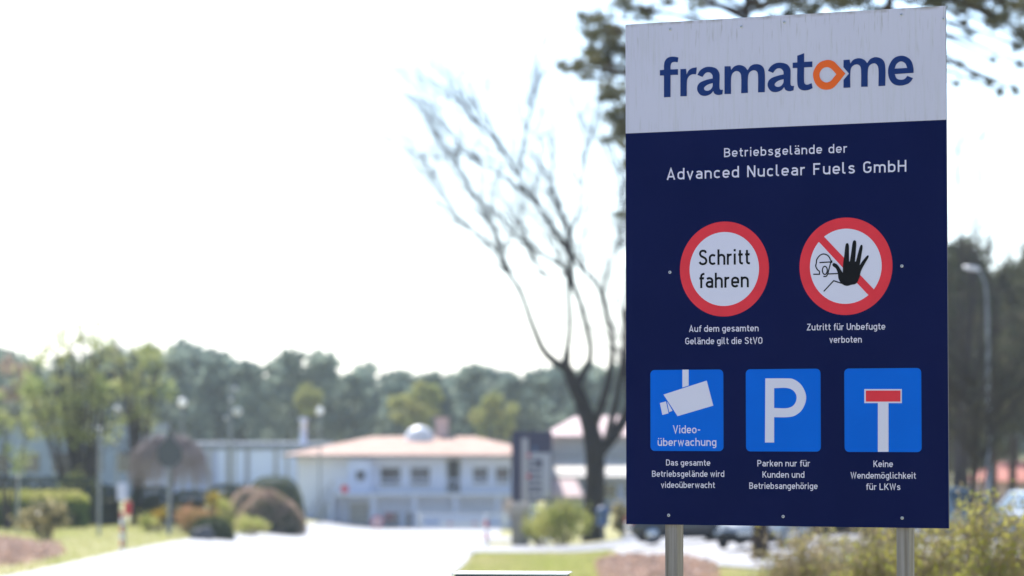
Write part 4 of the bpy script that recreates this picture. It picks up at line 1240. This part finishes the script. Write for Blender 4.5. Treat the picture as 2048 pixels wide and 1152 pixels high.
for a in ((1595, 30, 66, 1076, 'low dry-leaved shrub behind the board, leftmost of the shrubs', 0.78, 70),
          (1690, 31, 70, 1060, 'half dry twiggy shrub left of the right post of the board', 0.6, 70),
          (1755, 27, 55, 1050, 'yellow-green twiggy shrub directly behind the right post', 0.35, 56),
          (1850, 25, 60, 1052, 'yellow-green twiggy shrub under the lower right corner of the board', 0.3, 56),
          (1925, 26, 55, 1034, 'twiggy shrub right of the board, in front of the silver car', 0.3, 50),
          (1985, 24, 50, 1002, 'tallest twiggy yellow-green shrub, below the street lamp', 0.2, 50),
          (2045, 25, 52, 1026, 'yellow-green twiggy shrub at the right edge of the picture', 0.2, 50),
          (1800, 36, 80, 1085, 'low twiggy shrub farther back between the board posts and cars', 0.45, 70),
          (2105, 24, 60, 1030, 'twiggy shrub continuing past the right edge of the picture', 0.2, 20)):
    twig_shrub(*a)

# ------------------------------------------------------------------ buildings
def window(parent, x0, x1, z0, z1, y, fr='frame', mull=1):
    mb = MB()
    t = 0.055
    mb.box(x0, x1, y - .05, y + .0, z0, z0 + t).box(x0, x1, y - .05, y, z1 - t, z1).box(x0, x0 + t, y - .05, y, z0 + t, z1 - t).box(x1 - t, x1, y - .05, y, z0 + t, z1 - t)
    for k in range(1, mull + 1):
        xm = x0 + (x1 - x0) * k / (mull + 1)
        mb.box(xm - .04, xm + .04, y - .048, y, z0 + t, z1 - t)
    f = mb.build('window', M[fr], parent)
    MB().box(x0 + t, x1 - t, y - .02, y - .01, z0 + t, z1 - t).build('pane', M['pane'], f)
    MB().box(x0 - .08, x1 + .08, y - .12, y - .002, z0 - .08, z0 - .004).build('window_sill', M['white'], f)
    return f

HD = 205.0                                       # white house
hb = gpt(800, HD)
house = thing('house', hb, 'white two-storey house with a low pinkish hip roof at the end of the road', 'house')
def hp(px, py, dy=0.0):
    p = at(px, py, HD + dy) - hb
    return p.x, p.z
x0, _ = hp(594, 1055); x1, _ = hp(1075, 1055)
ze = hp(800, 914)[1]; zf = hp(800, 987)[1]
zr = hp(800, 868)[1]
DEP = 14.0
MB().box(x0, x1, 0, DEP, -1.0, ze - .02).build('wall', M['wall'], house)
ov = 0.95
rb = MB()
ex0, ex1, ey0, ey1 = x0 - ov, x1 + ov, -ov, DEP + ov
rz_ = (hp(735, 872)[0], hp(945, 872)[0])
zt_ = zr - 0.18
V = [(ex0, ey0, ze), (ex1, ey0, ze), (ex1, ey1, ze), (ex0, ey1, ze), (rz_[0], DEP / 2, zt_), (rz_[1], DEP / 2, zt_),
     (ex0, ey0, ze + .16), (ex1, ey0, ze + .16), (ex1, ey1, ze + .16), (ex0, ey1, ze + .16)]
rb.add(V, [(6, 7, 5, 4), (7, 8, 5), (8, 9, 4, 5), (9, 6, 4), (0, 1, 7, 6), (1, 2, 8, 7), (2, 3, 9, 8), (3, 0, 6, 9), (3, 2, 1, 0)])
roof = rb.build('roof', M['tile'], house)
MB().box(ex0, ex1, ey0 - .12, ey0 - .005, ze - .02, ze + .13).build('gutter', M['fascia'], house)
cxd, _ = hp(834, 860)
MB().lathe([(1.0, 0), (1.0, .25), (.92, .5), (.7, .78), (.38, .97), (0, 1.04)], 24, (cxd, DEP * .42, zt_ - 0.30)).build('skylight_dome', M['white'], roof, True)
a_, _ = hp(866, 850); b_, _ = hp(892, 850)
MB().box(a_, b_, DEP * .5, DEP * .5 + 1.0, zt_ - .6, hp(880, 838, 7)[1]).box(a_ - .08, b_ + .08, DEP * .5 - .08, DEP * .5 + 1.08, hp(880, 838, 7)[1], hp(880, 838, 7)[1] + .12).build('chimney', M['pinkroof'], roof)
a_, _ = hp(602, 850, 9); b_, _ = hp(614, 850, 9)
MB().lathe([(.21, 0), (.21, 1.62), (.29, 1.64), (.29, 1.8), (.0, 1.86)], 16, ((a_ + b_) / 2, 8.5, hp(608, 890, 8.5)[1])).build('vent_pipe', M['hallpale'], roof, True)
for (pa, pb_, pc, pd_) in ((760, 802, 934, 971), (820, 861, 934, 971), (945, 977, 934, 968), (990, 1020, 934, 968)):
    xa, zc_ = hp(pa, pd_); xb, zd_ = hp(pb_, pc)
    window(house, xa, xb, zc_, zd_, -0.004, mull=0)
for (pa, pb_) in ((768, 798), (812, 842)):
    xa, zc_ = hp(pa, 1053); xb, zd_ = hp(pb_, 1024)
    window(house, xa, xb, zc_, zd_, -0.004)
# recessed upper entrance and its door
xa, zc_ = hp(892, 986); xb, zd_ = hp(922, 918)
f = MB().box(xa, xb, -.06, -.002, zc_, zd_).build('door_surround', M['greywall'], house)
MB().box(xa + .15, xb - .15, -.12, -.062, zc_ + .1, zd_ - .1).build('door', M['darkopen'], f)
xa, zc_ = hp(699, 1052); xb, zd_ = hp(738, 1006)
f = MB().box(xa, xb, -.08, -.002, zc_, zd_, b=.02).build('garage_door', M['beige'], house)
for k in range(1, 4):
    zz = zc_ + (zd_ - zc_) * k / 4
    MB().box(xa + .05, xb - .05, -.1, -.082, zz - .03, zz + .03).build('door_rib', M['fascia'], f)
# bay with small dark window
xa, zc_ = hp(697, 988); xb, zd_ = hp(742, 918)
f = MB().box(xa, xb, -.55, -.004, zc_, zd_).build('bay', M['hallpale'], house)
xa, zc_ = hp(713, 962); xb, zd_ = hp(731, 942)
MB().box(xa, xb, -.6, -.552, zc_, zd_).build('bay_window', M['pane'], f)
# walkway slab and railing along the upper floor
xa, _ = hp(672, 990)
bs = MB().box(xa, x1, -1.5, -.006, zf - .16, zf).build('balcony', M['white'], house)
mb = MB()
for k in range(0, 46):
    xx = xa + 0.1 + k * (x1 - xa - .2) / 45
    mb.box(xx - .02, xx + .02, -1.45, -1.41, zf, zf + .9)
mb.box(xa, x1, -1.47, -1.39, zf + .9, zf + .97)
mb.build('railing', M['hallpale'], bs)
for px in (665, 748, 830, 912, 995):
    xx, _ = hp(px, 990)
    MB().box(xx - .12, xx + .12, -1.44, -1.2, -1.0, zf - .162).build('balcony_post', M['wall'], bs)
# outside stair on the left
mb = MB()
xs0, _ = hp(612, 1050); xs1, _ = hp(670, 990)
for k in range(14):
    t = k / 14
    xx = xs0 + (xs1 - xs0) * t
    mb.box(xx, xx + (xs1 - xs0) / 14 - .004, -1.4, -.3, -1.0, zf * (k + 1) / 14 - .02)
st_ = mb.build('stair', M['greywall'], house)
mb = MB()
mb.tube([(xs0, -1.42, 0.95), (xs1, -1.42, zf + .9)], .03, 6)
for k in range(8):
    t = k / 7
    mb.tube([(xs0 + (xs1 - xs0) * t, -1.42, zf * t), (xs0 + (xs1 - xs0) * t, -1.42, zf * t + .93)], .02, 5)
mb.build('handrail', M['fascia'], st_)

# sliding gate and small barrier before the house
gd = 192
gt = thing('gate', gpt(925, gd), 'white low gate with vertical bars before the white house', 'gate')
gw = 82 * gd / F
gh = at(925, 1028, gd).z - gt.location.z
MB().box(-gw, gw, -.04, .04, 0.12, 0.24).box(-gw, gw, -.04, .04, gh - .1, gh).box(-gw, -gw + .1, -.038, .038, .24, gh - .1).box(gw - .1, gw, -.038, .038, .24, gh - .1).build('frame', M['white'], gt)
mb = MB()
k = 0
xx = -gw + .2
while xx < gw - .15:
    mb.box(xx - .025, xx + .025, -.02, .02, .24, gh - .1); xx += .14
mb.build('bars', M['hallpale'], gt)
MB().box(-gw * .55, gw * .55, -.055, -.042, .26, gh * .62).build('plate', M['white'], gt)
for s_ in (-1, 1):
    MB().box(s_ * (gw + .14) - .1, s_ * (gw + .14) + .1, -.1, .1, -.2, gh + .15, b=.02).build('gate_post', M['white'], gt)
    MB().box(s_ * gw * .3 - .12, s_ * gw * .3 + .12, -.068, -.057, gh * .38, gh * .5).build('reflector', M['redpaint'], gt)

def disc_sign(px, py, d, rad, label, m1, name='road_sign', post_m='greypole'):
    o = thing(name, gpt(px, d), label, 'sign')
    z = at(px, py, d).z - o.location.z
    MB().tube([(0, .03, -.2), (0, .03, z + rad * .5)], .03, 8).build('post', M[post_m], o)
    s_ = MB().lathe([(rad, 0), (rad, -.02), (0, -.02)], 28, (0, -.01, z), 'y').build('sign_plate', M[m1], o)
    return o, s_, z
o, s_, z = disc_sign(755, 1044, 196, .36, 'round red sign with white centre in front of the white house', 'redpaint')
MB().lathe([(.2, 0), (.2, -.008), (0, -.008)], 24, (0, -.034, z), 'y').build('sign_field', M['white'], s_)
o, s_, z = disc_sign(690, 978, 200, .25, 'small red round sign on a post beside the house stair', 'redpaint')

# right-hand building behind the bare tree
RD = 212.0
rb0 = gpt(1180, RD)
rbld = thing('building', rb0, 'grey building with pinkish upper roof and cream lower roof behind the bare tree', 'building')
def rp(px, py, dy=0):
    p = at(px, py, RD + dy) - rb0
    return p.x, p.z
xa = rp(1100, 900)[0]; xb = rp(1500, 900)[0]
MB().box(xa, xb, 4, 16, -1, rp(1180, 871, 4)[1]).build('upper_wall', M['greywall'], rbld)
z1, z2 = rp(1180, 871, 3.2)[1], rp(1180, 836, 12)[1]
mb = MB()
xl = rp(1082, 868, 3)[0]
mb.add([(xl, 3.2, z1), (xb, 3.2, z1), (xb, 12, z2 + .4), (rp(1150, 840, 12)[0], 12, z2 + .1), (xl, 3.2, z1 - .15), (xb, 3.2, z1 - .15), (xb, 19, z1 - .15), (xl, 19, z1 - .15)],
       [(0, 1, 2, 3), (4, 5, 1, 0), (2, 6, 7, 3), (0, 3, 7, 4), (1, 5, 6, 2), (4, 7, 6, 5)])
mb.build('upper_roof', M['pinkroof'], rbld)
MB().box(xa, xb, -.2, 4 - .01, -1, rp(1180, 953, -.6)[1] + .3).build('wall', M['hall'], rbld)
za, zb_ = rp(1180, 953, -1)[1], rp(1180, 911, 4)[1]
xl = rp(1060, 950, -1)[0]
MB().add([(xl, -1.0, za), (xb, -1.0, za), (xb, 3.99, zb_), (xl, 3.99, zb_), (xl, -1.0, za - .28), (xb, -1.0, za - .28), (xb, 3.99, za - .28), (xl, 3.99, za - .28)],
         [(0, 1, 2, 3), (4, 7, 6, 5), (0, 3, 7, 4), (1, 5, 6, 2), (2, 6, 7, 3)]).build('lower_roof', M['creamroof'], rbld)
MB().box(xl, xb, -1.1, -1.003, za - .3, za + .02).build('fascia', M['fascia'], rbld)
xp0, xp1 = rp(1095, 980, -4)[0], rp(1168, 980, -4)[0]
zc_, zd_ = rp(1130, 993, -4)[1], rp(1130, 958, -2)[1]
MB().add([(xp0, -4.2, zc_), (xp1, -4.2, zc_), (xp1 - .5, -1.2, zd_), (xp0, -1.2, zd_), (xp0, -4.2, zc_ - .15), (xp1, -4.2, zc_ - .15), (xp1, -1.2, zc_ - .15), (xp0, -1.2, zc_ - .15)],
         [(0, 1, 2, 3), (0, 4, 5, 1), (1, 5, 6, 2), (3, 2, 6, 7), (0, 3, 7, 4), (4, 7, 6, 5)]).build('porch_roof', M['pinkroof'], rbld)
MB().box(xp0 + .2, xp1 - .3, -3.9, -.21, -1, zc_ - .16).build('porch', M['greywall'], rbld)
for k in range(4):
    xx = rp(1205 + k * 45, 975, -.2)[0]
    window(rbld, xx, xx + 1.0, rp(1200, 998)[1], rp(1200, 968)[1], -0.204, mull=0)

# long pale hall on the left
LD = 245.0
lb0 = gpt(330, LD)
hall = thing('industrial_hall', lb0, 'long pale blue flat-roofed hall behind the trees on the left', 'building')
def lp(px, py, dy=0):
    p = at(px, py, LD + dy) - lb0
    return p.x, p.z
xa, xb = lp(285, 900)[0], lp(640, 900)[0]
zt_ = lp(400, 886)[1]
MB().box(xa, xb, 0, 18, -1, zt_ - .5).build('wall', M['hall'], hall)
MB().box(xa - .2, xb + .2, -.25, 18.2, zt_ - .5, zt_).build('roof_edge', M['halldark'], hall)
for px, w_ in ((444, 8), (420, 4), (470, 3), (495, 3), (455, 2), (552, 4), (575, 4), (390, 4)):
    xx = lp(px, 930)[0]
    MB().box(xx - w_ * LD / F / 2 * 1.6, xx + w_ * LD / F / 2 * 1.6, -.18, -.004, -1, zt_ - .52).build('pilaster', M['hallpale'] if w_ > 6 else M['greywall'], hall)
for pa, pb_ in ((500, 548), (556, 592), (455, 490)):
    xx0, z0_ = lp(pa, 975); xx1, z1_ = lp(pb_, 900)
    MB().box(xx0, xx1, -.1, -.004, z0_, z1_).build('bay_panel', M['hallpale'], hall)
lb1 = gpt(120, 265)
hall2 = thing('industrial_hall', lb1, 'taller blue-grey hall glimpsed between the stems of the green trees', 'building')
xa, xb = (at(-160, 900, 265) - lb1).x, (at(282, 900, 265) - lb1).x
zt_ = (at(120, 846, 265) - lb1).z
MB().box(xa, xb, 0, 20, -1, zt_ - .6).build('wall', mat('blue_cladding', (0.24, 0.31, 0.38), 0.6, c2=(0.28, 0.35, 0.42), nscale=.3), hall2)
MB().box(xa - .2, xb + .2, -.25, 20.2, zt_ - .6, zt_).build('roof_edge', M['halldark'], hall2)
for k in range(7):
    xx = xa + (xb - xa) * (k + .5) / 7
    MB().box(xx - .8, xx + .8, -.08, -.004, zt_ * .35, zt_ * .6).build('window_band', M['pane'], hall2)

# red-roofed house at the far right
qd = 175.0
qb = gpt(2040, qd)
rh = thing('house', qb, 'low house with red tiled roof at the right edge behind the cars', 'house')
def qp(px, py, dy=0):
    p = at(px, py, qd + dy) - qb
    return p.x, p.z
xa, xb = qp(1985, 980)[0], qp(2200, 980)[0]
ze = qp(2000, 962)[1]
MB().box(xa, xb, 0, 9, -1, ze - .02).build('wall', M['pinkroof'], rh)
zr = qp(2000, 934, 4)[1]
MB().add([(xa - .4, -.6, ze), (xb + .4, -.6, ze), (xb + .4, 4.5, zr + .5), (xa + 1.2, 4.5, zr + .3), (xb + .4, 9.6, ze), (xa - .4, 9.6, ze)],
         [(0, 1, 2, 3), (3, 2, 4, 5), (0, 3, 5), (1, 4, 2), (0, 5, 4, 1)]).build('roof', mat('red_tiles', (0.36, 0.09, 0.06), .8, c2=(.42, .14, .10), nscale=1, bump=.3), rh)
for k in range(3):
    window(rh, xa + .8 + k * 1.8, xa + 1.9 + k * 1.8, ze - 1.6, ze - .5, -.004, mull=1)

# ------------------------------------------------------------------ information totem and street furniture
td = 124.0
tb0 = gpt(1063, td)
tot = thing('information_totem', tb0, 'navy information totem with grey table of panels left of the bare tree', 'sign')
def tp_(px, py):
    p = at(px, py, td) - tb0
    return p.x, p.z
xa, za = tp_(1023, 1003); xb, zb_ = tp_(1104, 862)
MB().box(xa, xb, 0, .22, za, zb_, b=.015).build('panel', M['totem'], tot)
q = lambda a, b, c, d_, y0, y1: (tp_(a, 0)[0], tp_(b, 0)[0], y0, y1, tp_(0, d_)[1], tp_(0, c)[1])
MB().box(*q(1043, 1056, 876, 1003, -.03, -.002)).build('stripe', M['totembar'], tot)
tt = MB().box(*q(1058, 1101, 906, 996, -.02, -.002)).build('table_field', M['totemtable'], tot)
mb = MB()
for y in (918, 931, 944, 957, 970, 981):
    mb.box(*q(1058, 1084, y, y + 5.5, -.03, -.022))
mb.box(*q(1072, 1084, 918, 930, -.034, -.0305))
mb.build('table_rows', M['totem'], tt)
MB().box(*q(1054, 1060, 907, 914, -.045, -.036)).box(*q(1054, 1060, 948, 957, -.045, -.036)).build('red_marks', M['redpaint'], tt)
MB().box(*q(1066, 1074, 893, 903, -.02, -.002)).build('blue_mark', M['bin'], tot)
for px in (1034, 1093):
    xx = tp_(px, 0)[0]
    MB().box(xx - .07, xx + .07, .05, .17, -.3, za + .02).build('leg', M['greypole'], tot)
o = thing('stone_pillar', gpt(1040, 122), 'short grey stone pillar with a wide pale cap below the totem', 'pillar')
h_ = at(1040, 1008, 122).z - o.location.z
MB().box(-.34, .34, -.25, .25, -.2, h_ - .45, b=.03).build('shaft', M['stone'], o)
MB().box(-.4, .4, -.3, .3, h_ - .448, h_, b=.04).build('cap', mat('pale_cap', (.48, .42, .40), .8, c2=(.4, .36, .35), nscale=3), o)
o = thing('waste_bin', gpt(1206, 124), 'blue-grey waste bin on a post right of the bare tree', 'bin')
h_ = at(1206, 1012, 124).z - o.location.z
MB().tube([(0, .2, -.2), (0, .2, h_ * .9)], .04, 8).build('post', M['greypole'], o)
MB().lathe([(.2, h_ * .42), (.26, h_ * .8), (.28, h_ * .82), (.28, h_ * .86), (.2, h_ * .97), (0, h_)], 18).build('container', M['bin'], o, True)

def banded(px, d, top_py, label, r=.05, n=6):
    o = thing('marker_post', gpt(px, d), label, 'post', 'red and white marker posts')
    h_ = at(px, top_py, d).z - o.location.z
    for k in range(n):
        MB().lathe([(r, h_ * k / n), (r, h_ * (k + 1) / n - .002)] if k < n - 1 else [(r, h_ * k / n), (r, h_ - r * .6), (r * .6, h_), (0, h_ + .01)], 14).build('band', M['white'] if k % 2 == 0 else M['redpaint'], o, True)
banded(245, 91, 1022, 'red and white banded marker post on the left verge', r=.038, n=6)
banded(973, 122, 1028, 'red and white banded marker post at the right edge of the road', r=.08, n=5)
o = thing('letter_box', gpt(252, 98), 'red box with pale tall hood standing behind the left marker post', 'box')
bz_ = o.location.z
za, zb_, zc_ = at(252, 1030, 98).z - bz_, at(252, 1002, 98).z - bz_, at(252, 966, 98).z - bz_
MB().tube([(0, 0, -.2), (0, 0, za)], .04, 8).build('post', M['greypole'], o)
MB().box(-.02, .2, -.12, .12, za, zb_, b=.03).build('box_body', M['redpaint'], o)
MB().box(-.26, .05, -.10, .10, zb_ + .003, zc_, b=.04).build('hood', mat('pale_lilac', (.62, .64, .76), .5), o)

# dark road sign seen from behind
d = 121
o = thing('road_sign', gpt(340, d), 'dark back of a road sign on a grey post in front of the weeping tree', 'sign')
z = at(340, 908, d).z - o.location.z
MB().tube([(0, .05, -.2), (0, .05, z + .6)], .075, 10).build('post', M['greypole'], o)
rad = 27 * d / F
MB().poly([(rad * math.cos(R(22.5 + 45 * k)), z + rad * 1.05 * math.sin(R(22.5 + 45 * k))) for k in range(8)], -.03, depth=.02).build('sign_plate', M['darkmetal'], o)
MB().poly([(-.2, z + rad * .96), (.2, z + rad * .96), (0, z + rad * 1.75)], -.03, depth=.02).build('upper_plate', M['darkmetal'], o)
for px, d, tp, lab in ((38, 118, 955, 'thin grey post in front of the left hedge'), (200, 112, 860, 'tall thin grey post left of the red marker')):
    o = thing('post', gpt(px, d), lab, 'post', 'grey posts on the left lawn')
    h_ = at(px, tp, d).z - o.location.z
    MB().tube([(0, 0, -.2), (0, 0, h_)], .06, 8).build('shaft', M['greypole'], o)
    MB().lathe([(.075, 0), (.075, .06), (0, .1)], 10, (0, 0, h_)).build('cap', M['greypole'], o)

# globe lamps and the floodlight mast
def globe(px, py, d, r_, label):
    o = thing('globe_lamp', gpt(px, d), label, 'lamp', 'globe lamps')
    z = at(px, py, d).z - o.location.z
    MB().tube([(0, 0, -.2), (0, 0, z - r_)], [.07, .05], 8).build('post', M['greypole'], o)
    MB().lathe([(.1, -r_ - .08), (.14, -r_ * .8)], 12, (0, 0, z)).build('collar', M['greypole'], o)
    MB().lathe([(max(1e-4, r_ * math.sin(R(t))), -r_ * math.cos(R(t))) for t in range(0, 181, 12)], 20, (0, 0, z)).build('globe', M['whitegloss'], o, True)
globe(365, 805, 170, .26, 'white globe lamp above the road sign, in front of the wood')
globe(640, 822, 188, .24, 'white globe lamp above the left end of the house roof')
globe(236, 817, 175, .2, 'pale globe lamp seen between the stems of the two green trees')
d = 178
o = thing('floodlight_mast', gpt(461, d), 'tall thin mast with four floodlights between hedge and hall', 'mast')
zb0 = o.location.z
z = at(462, 770, d).z - zb0
MB().tube([(0, 0, -.2), (0, 0, z)], [.11, .07], 8).build('pole', M['greypole'], o)
for px, py, r_ in ((475, 823, .26), (471, 777, .15), (462, 799, .14), (452, 836, .13)):
    p = at(px, py, d - .3) - o.location
    f = MB().lathe([(r_, 0), (r_ * .9, .12), (r_ * .4, .26), (0, .28)], 18, (p.x, -.35, p.z), 'y').build('floodlight', M['greypole'], o, True)
    MB().lathe([(r_ * .97, -.002), (r_ * .8, -.05), (0, -.09)], 18, (p.x, -.353, p.z), 'y').build('lens', M['whitegloss'] if r_ > .2 else M['frame'], f, True)
    MB().tube([(0, 0, p.z - .05), (p.x, -.1, p.z)], .03, 5).build('bracket', M['greypole'], f)

# street lamp on the right
d = 96.0
o = thing('street_lamp', gpt(1975, d), 'tall grey street lamp with a curved arm right of the notice board', 'street lamp')
ob = o.location.copy()
P = [at(x, y, d) - ob for x, y in ((1977, 900), (1976, 700), (1974, 600), (1970, 566), (1962, 547), (1952, 539))]
MB().tube([Vector((0, 0, -.2)) + Vector((P[0].x, 0, 0))] + P, [.07, .06, .05, .042, .038, .034, .03], 10).build('pole', M['greypole'], o, True)
p = P[-1]
mb = MB().lathe([(.0, -.42), (.07, -.40), (.11, -.2), (.11, .0), (.06, .1), (0, .1)], 14, (0, 0, 0), 'x')
mb.v = [(x + p.x + .02, y * 1.2 + p.y, z * .6 + p.z + .02 - x * .12) for x, y, z in mb.v]
mb.build('lamp_head', mat('lamp_head', (.72, .73, .75), .3, spec=.6), o, True)

# ------------------------------------------------------------------ cars
def car(px, d, rz, label, body_m, L=4.3, H=1.48, Wd=1.76, name='parked_car', van=False):
    o = thing(name, gpt(px, d), label, 'car', 'cars on the parking lot', rz=rz)
    o.location.z += 0.045
    h = H
    # stations along x: (x, z_bottom, z_belt, z_roof or None)
    xs = [-L/2, -L/2 + .12, -L/2 + .5, -L/2 + 1.2, -L*.05, L*.16, L*.36, L/2 - .35, L/2 - .08, L/2]
    belt = [.55, .82, .88, .90, .90, .89, .84, .74, .62, .5]
    bot = [.38, .26, .22, .2, .2, .2, .2, .22, .28, .38]
    wid = [.80, .92, .98, 1, 1, 1, .98, .92, .84, .74]
    mb = MB()
    ring_n = 10
    V = []
    for x, zb_, zt_, k in zip(xs, bot, belt, wid):
        hw = Wd / 2 * k
        pr = [(-hw * .9, zb_), (-hw, zb_ + .12), (-hw * 1.0, (zb_ + zt_) / 2), (-hw * .97, zt_ - .08), (-hw * .88, zt_), (hw * .88, zt_), (hw * .97, zt_ - .08), (hw, (zb_ + zt_) / 2), (hw, zb_ + .12), (hw * .9, zb_)]
        V += [(x, y, z) for y, z in pr]
    Fc = []
    for i in range(len(xs) - 1):
        for j in range(ring_n):
            j2 = (j + 1) % ring_n
            Fc.append((i * ring_n + j, (i + 1) * ring_n + j, (i + 1) * ring_n + j2, i * ring_n + j2))
    Fc.append(tuple(range(ring_n))); Fc.append(tuple(range((len(xs) - 1) * ring_n, len(xs) * ring_n))[::-1])
    mb.add(V, Fc)
    # cabin
    rb_, rf_ = (-L/2 + .75, L*.08)
    cb, cf = (-L/2 + .3, L*.30)
    hw, rw = Wd / 2 * .90, Wd / 2 * .70
    zb_, zr_ = .86, h
    cv = [(cb, -hw, zb_), (cf, -hw, zb_ - .02), (cf, hw, zb_ - .02), (cb, hw, zb_), (rb_, -rw, zr_ - .04), (-L*.06, -rw, zr_), (rf_, -rw, zr_ - .05), (rf_, rw, zr_ - .05), (-L*.06, rw, zr_), (rb_, rw, zr_ - .04)]
    mb.add(cv, [(0, 1, 6, 5, 4), (3, 9, 8, 7, 2), (4, 5, 8, 9), (5, 6, 7, 8), (1, 2, 7, 6), (0, 4, 9, 3)])
    body = mb.build('body', body_m, o, True)
    md = body.modifiers.new('edge', 'EDGE_SPLIT'); md.split_angle = R(38)
    # glass
    def lerp(a, b, t): return tuple(a[i] + (b[i] - a[i]) * t for i in range(3))
    def quad(a, b, c, e, sh, off):
        ctr = [sum(p[i] for p in (a, b, c, e)) / 4 for i in range(3)]
        return [tuple(ctr[i] + (p[i] - ctr[i]) * sh + off[i] for i in range(3)) for p in (a, b, c, e)]
    for s, sg in (((0, 1, 6, 4), -1), ((3, 2, 7, 9), 1)):
        A_, B_, C_, D_ = [cv[k] for k in s]
        m1, m2 = lerp(A_, B_, .5), lerp(D_, C_, .5)
        for q4_ in ((A_, m1, m2, D_), (m1, B_, C_, m2)):
            MB().add(quad(*q4_, .84, (0, .012 * sg, .006)), [(0, 1, 2, 3)]).build('side_window', M['carglass'], o)
    MB().add(quad(cv[1], cv[2], cv[7], cv[6], .88, (.012, 0, .01)), [(0, 1, 2, 3)]).build('windscreen', M['carglass'], o)
    MB().add(quad(cv[0], cv[3], cv[9], cv[4], .86, (-.012, 0, .01)), [(0, 1, 2, 3)]).build('rear_window', M['carglass'], o)
    for x in (-L * .31, L * .31):
        for s in (-1, 1):
            wv = MB().lathe([(.2, -.1), (.3, -.1), (.32, -.06), (.32, .06), (.3, .1), (.2, .1)], 22, (x, s * (Wd / 2 - .09), .32), 'y').build('wheel', M['tyre'], o, True)
            mb = MB().lathe([(.205, 0), (.2, s * .02), (.06, s * .03), (0, s * .035)], 22, (x, s * (Wd / 2 + .005), .32), 'y')
            mb.build('rim', M['rim'], wv, True)
    for s in (-1, 1):
        MB().box(L/2 - .16, L/2 - .03, s * Wd * .36 - .16, s * Wd * .36 + .16, .58, .70, b=.03).build('headlight', M['lampglass'], o)
        MB().box(-L/2 + .0, -L/2 + .1, s * Wd * .38 - .1, s * Wd * .38 + .1, .62, .82, b=.02).build('tail_light', M['taillight'], o)
        MB().box(L * .2, L * .2 + .12, s * (Wd / 2 + .09) - .1, s * (Wd / 2 + .09) + .1, .88, 1.02, b=.03).build('wing_mirror', body_m, o)
    MB().box(L/2 - .02, L/2 + .03, -.26, .26, .4, .5).build('number_plate', M['plate'], o)
    MB().box(-L/2 - .03, -L/2 + .02, -.26, .26, .55, .66).build('number_plate', M['plate'], o)
    MB().box(L/2 - .12, L/2 + .02, -Wd * .43, Wd * .43, .2, .46, b=.03).build('bumper', M['tyre'], o)
    return o
P_dark, P_silver = paint('dark_blue_paint', (.018, .024, .035)), paint('silver_paint', (.42, .45, .48))
P_bluegrey, P_white, P_black = paint('blue_grey_paint', (.22, .29, .34)), paint('white_car_paint', (.72, .73, .75)), paint('black_paint', (.010, .011, .013))
car(1364, 98, R(6), 'dark blue car parked behind the left post of the board', P_dark, L=3.5, H=1.45)
car(1520, 84, R(-104), 'silver car facing the road, parked behind the pine trunk', P_silver)
car(1672, 92, R(15), 'black car parked behind the dry shrubs', P_black)
car(1905, 89, R(12), 'pale blue-grey car right of the notice board below the street lamp', P_bluegrey, H=1.6, L=4.4)
car(2065, 93, R(100), 'white car with red tail lights at the right edge of the picture', P_white, H=1.5)

# bird far off in the sky
p = at(826, 539, 130)
o = thing('bird', p, 'small dark bird in the white sky left of the bare tree', 'bird', rz=R(25))
mb = MB().lathe([(0, -.22), (.05, -.15), (.075, 0), (.06, .12), (.035, .18), (0.045, .23), (0, .3)], 10, (0, 0, 0), 'x')
mb.build('body', M['feather'], o, True)
for s in (-1, 1):
    MB().add([(.1, s * .04, .02), (-.1, s * .04, .02), (-.12, s * .28, .12), (.06, s * .3, .13), (-.16, s * .5, .05), (-.04, s * .52, .06), (0, s * .04, .045), (-.03, s * .29, .145)],
             [(0, 3, 7, 6), (6, 7, 2, 1), (3, 5, 4, 7), (7, 4, 2), (0, 1, 2, 3), (3, 2, 4, 5)]).build('wing', M['feather'], o)
MB().add([(-.18, -.03, 0), (-.18, .03, 0), (-.34, .07, .01), (-.34, -.07, .01), (-.2, 0, .02)], [(0, 1, 2, 3), (0, 3, 4), (1, 4, 2), (4, 3, 2)]).build('tail', M['feather'], o)

# ------------------------------------------------------------------ haze
hm = bpy.data.materials.new('haze')
hm.use_nodes = True
nt = hm.node_tree
nt.nodes.remove(nt.nodes['Principled BSDF'])
pv = nt.nodes.new('ShaderNodeVolumePrincipled')
pv.inputs['Color'].default_value = (0.80, 0.90, 1.0, 1)
pv.inputs['Density'].default_value = 0.00021
pv.inputs['Anisotropy'].default_value = 0.2
nt.links.new(pv.outputs[0], nt.nodes['Material Output'].inputs['Volume'])
hz = MB().box(-430, 430, -50, 820, -7.5, 24).build('haze', hm)
tag(hz, kind='stuff')
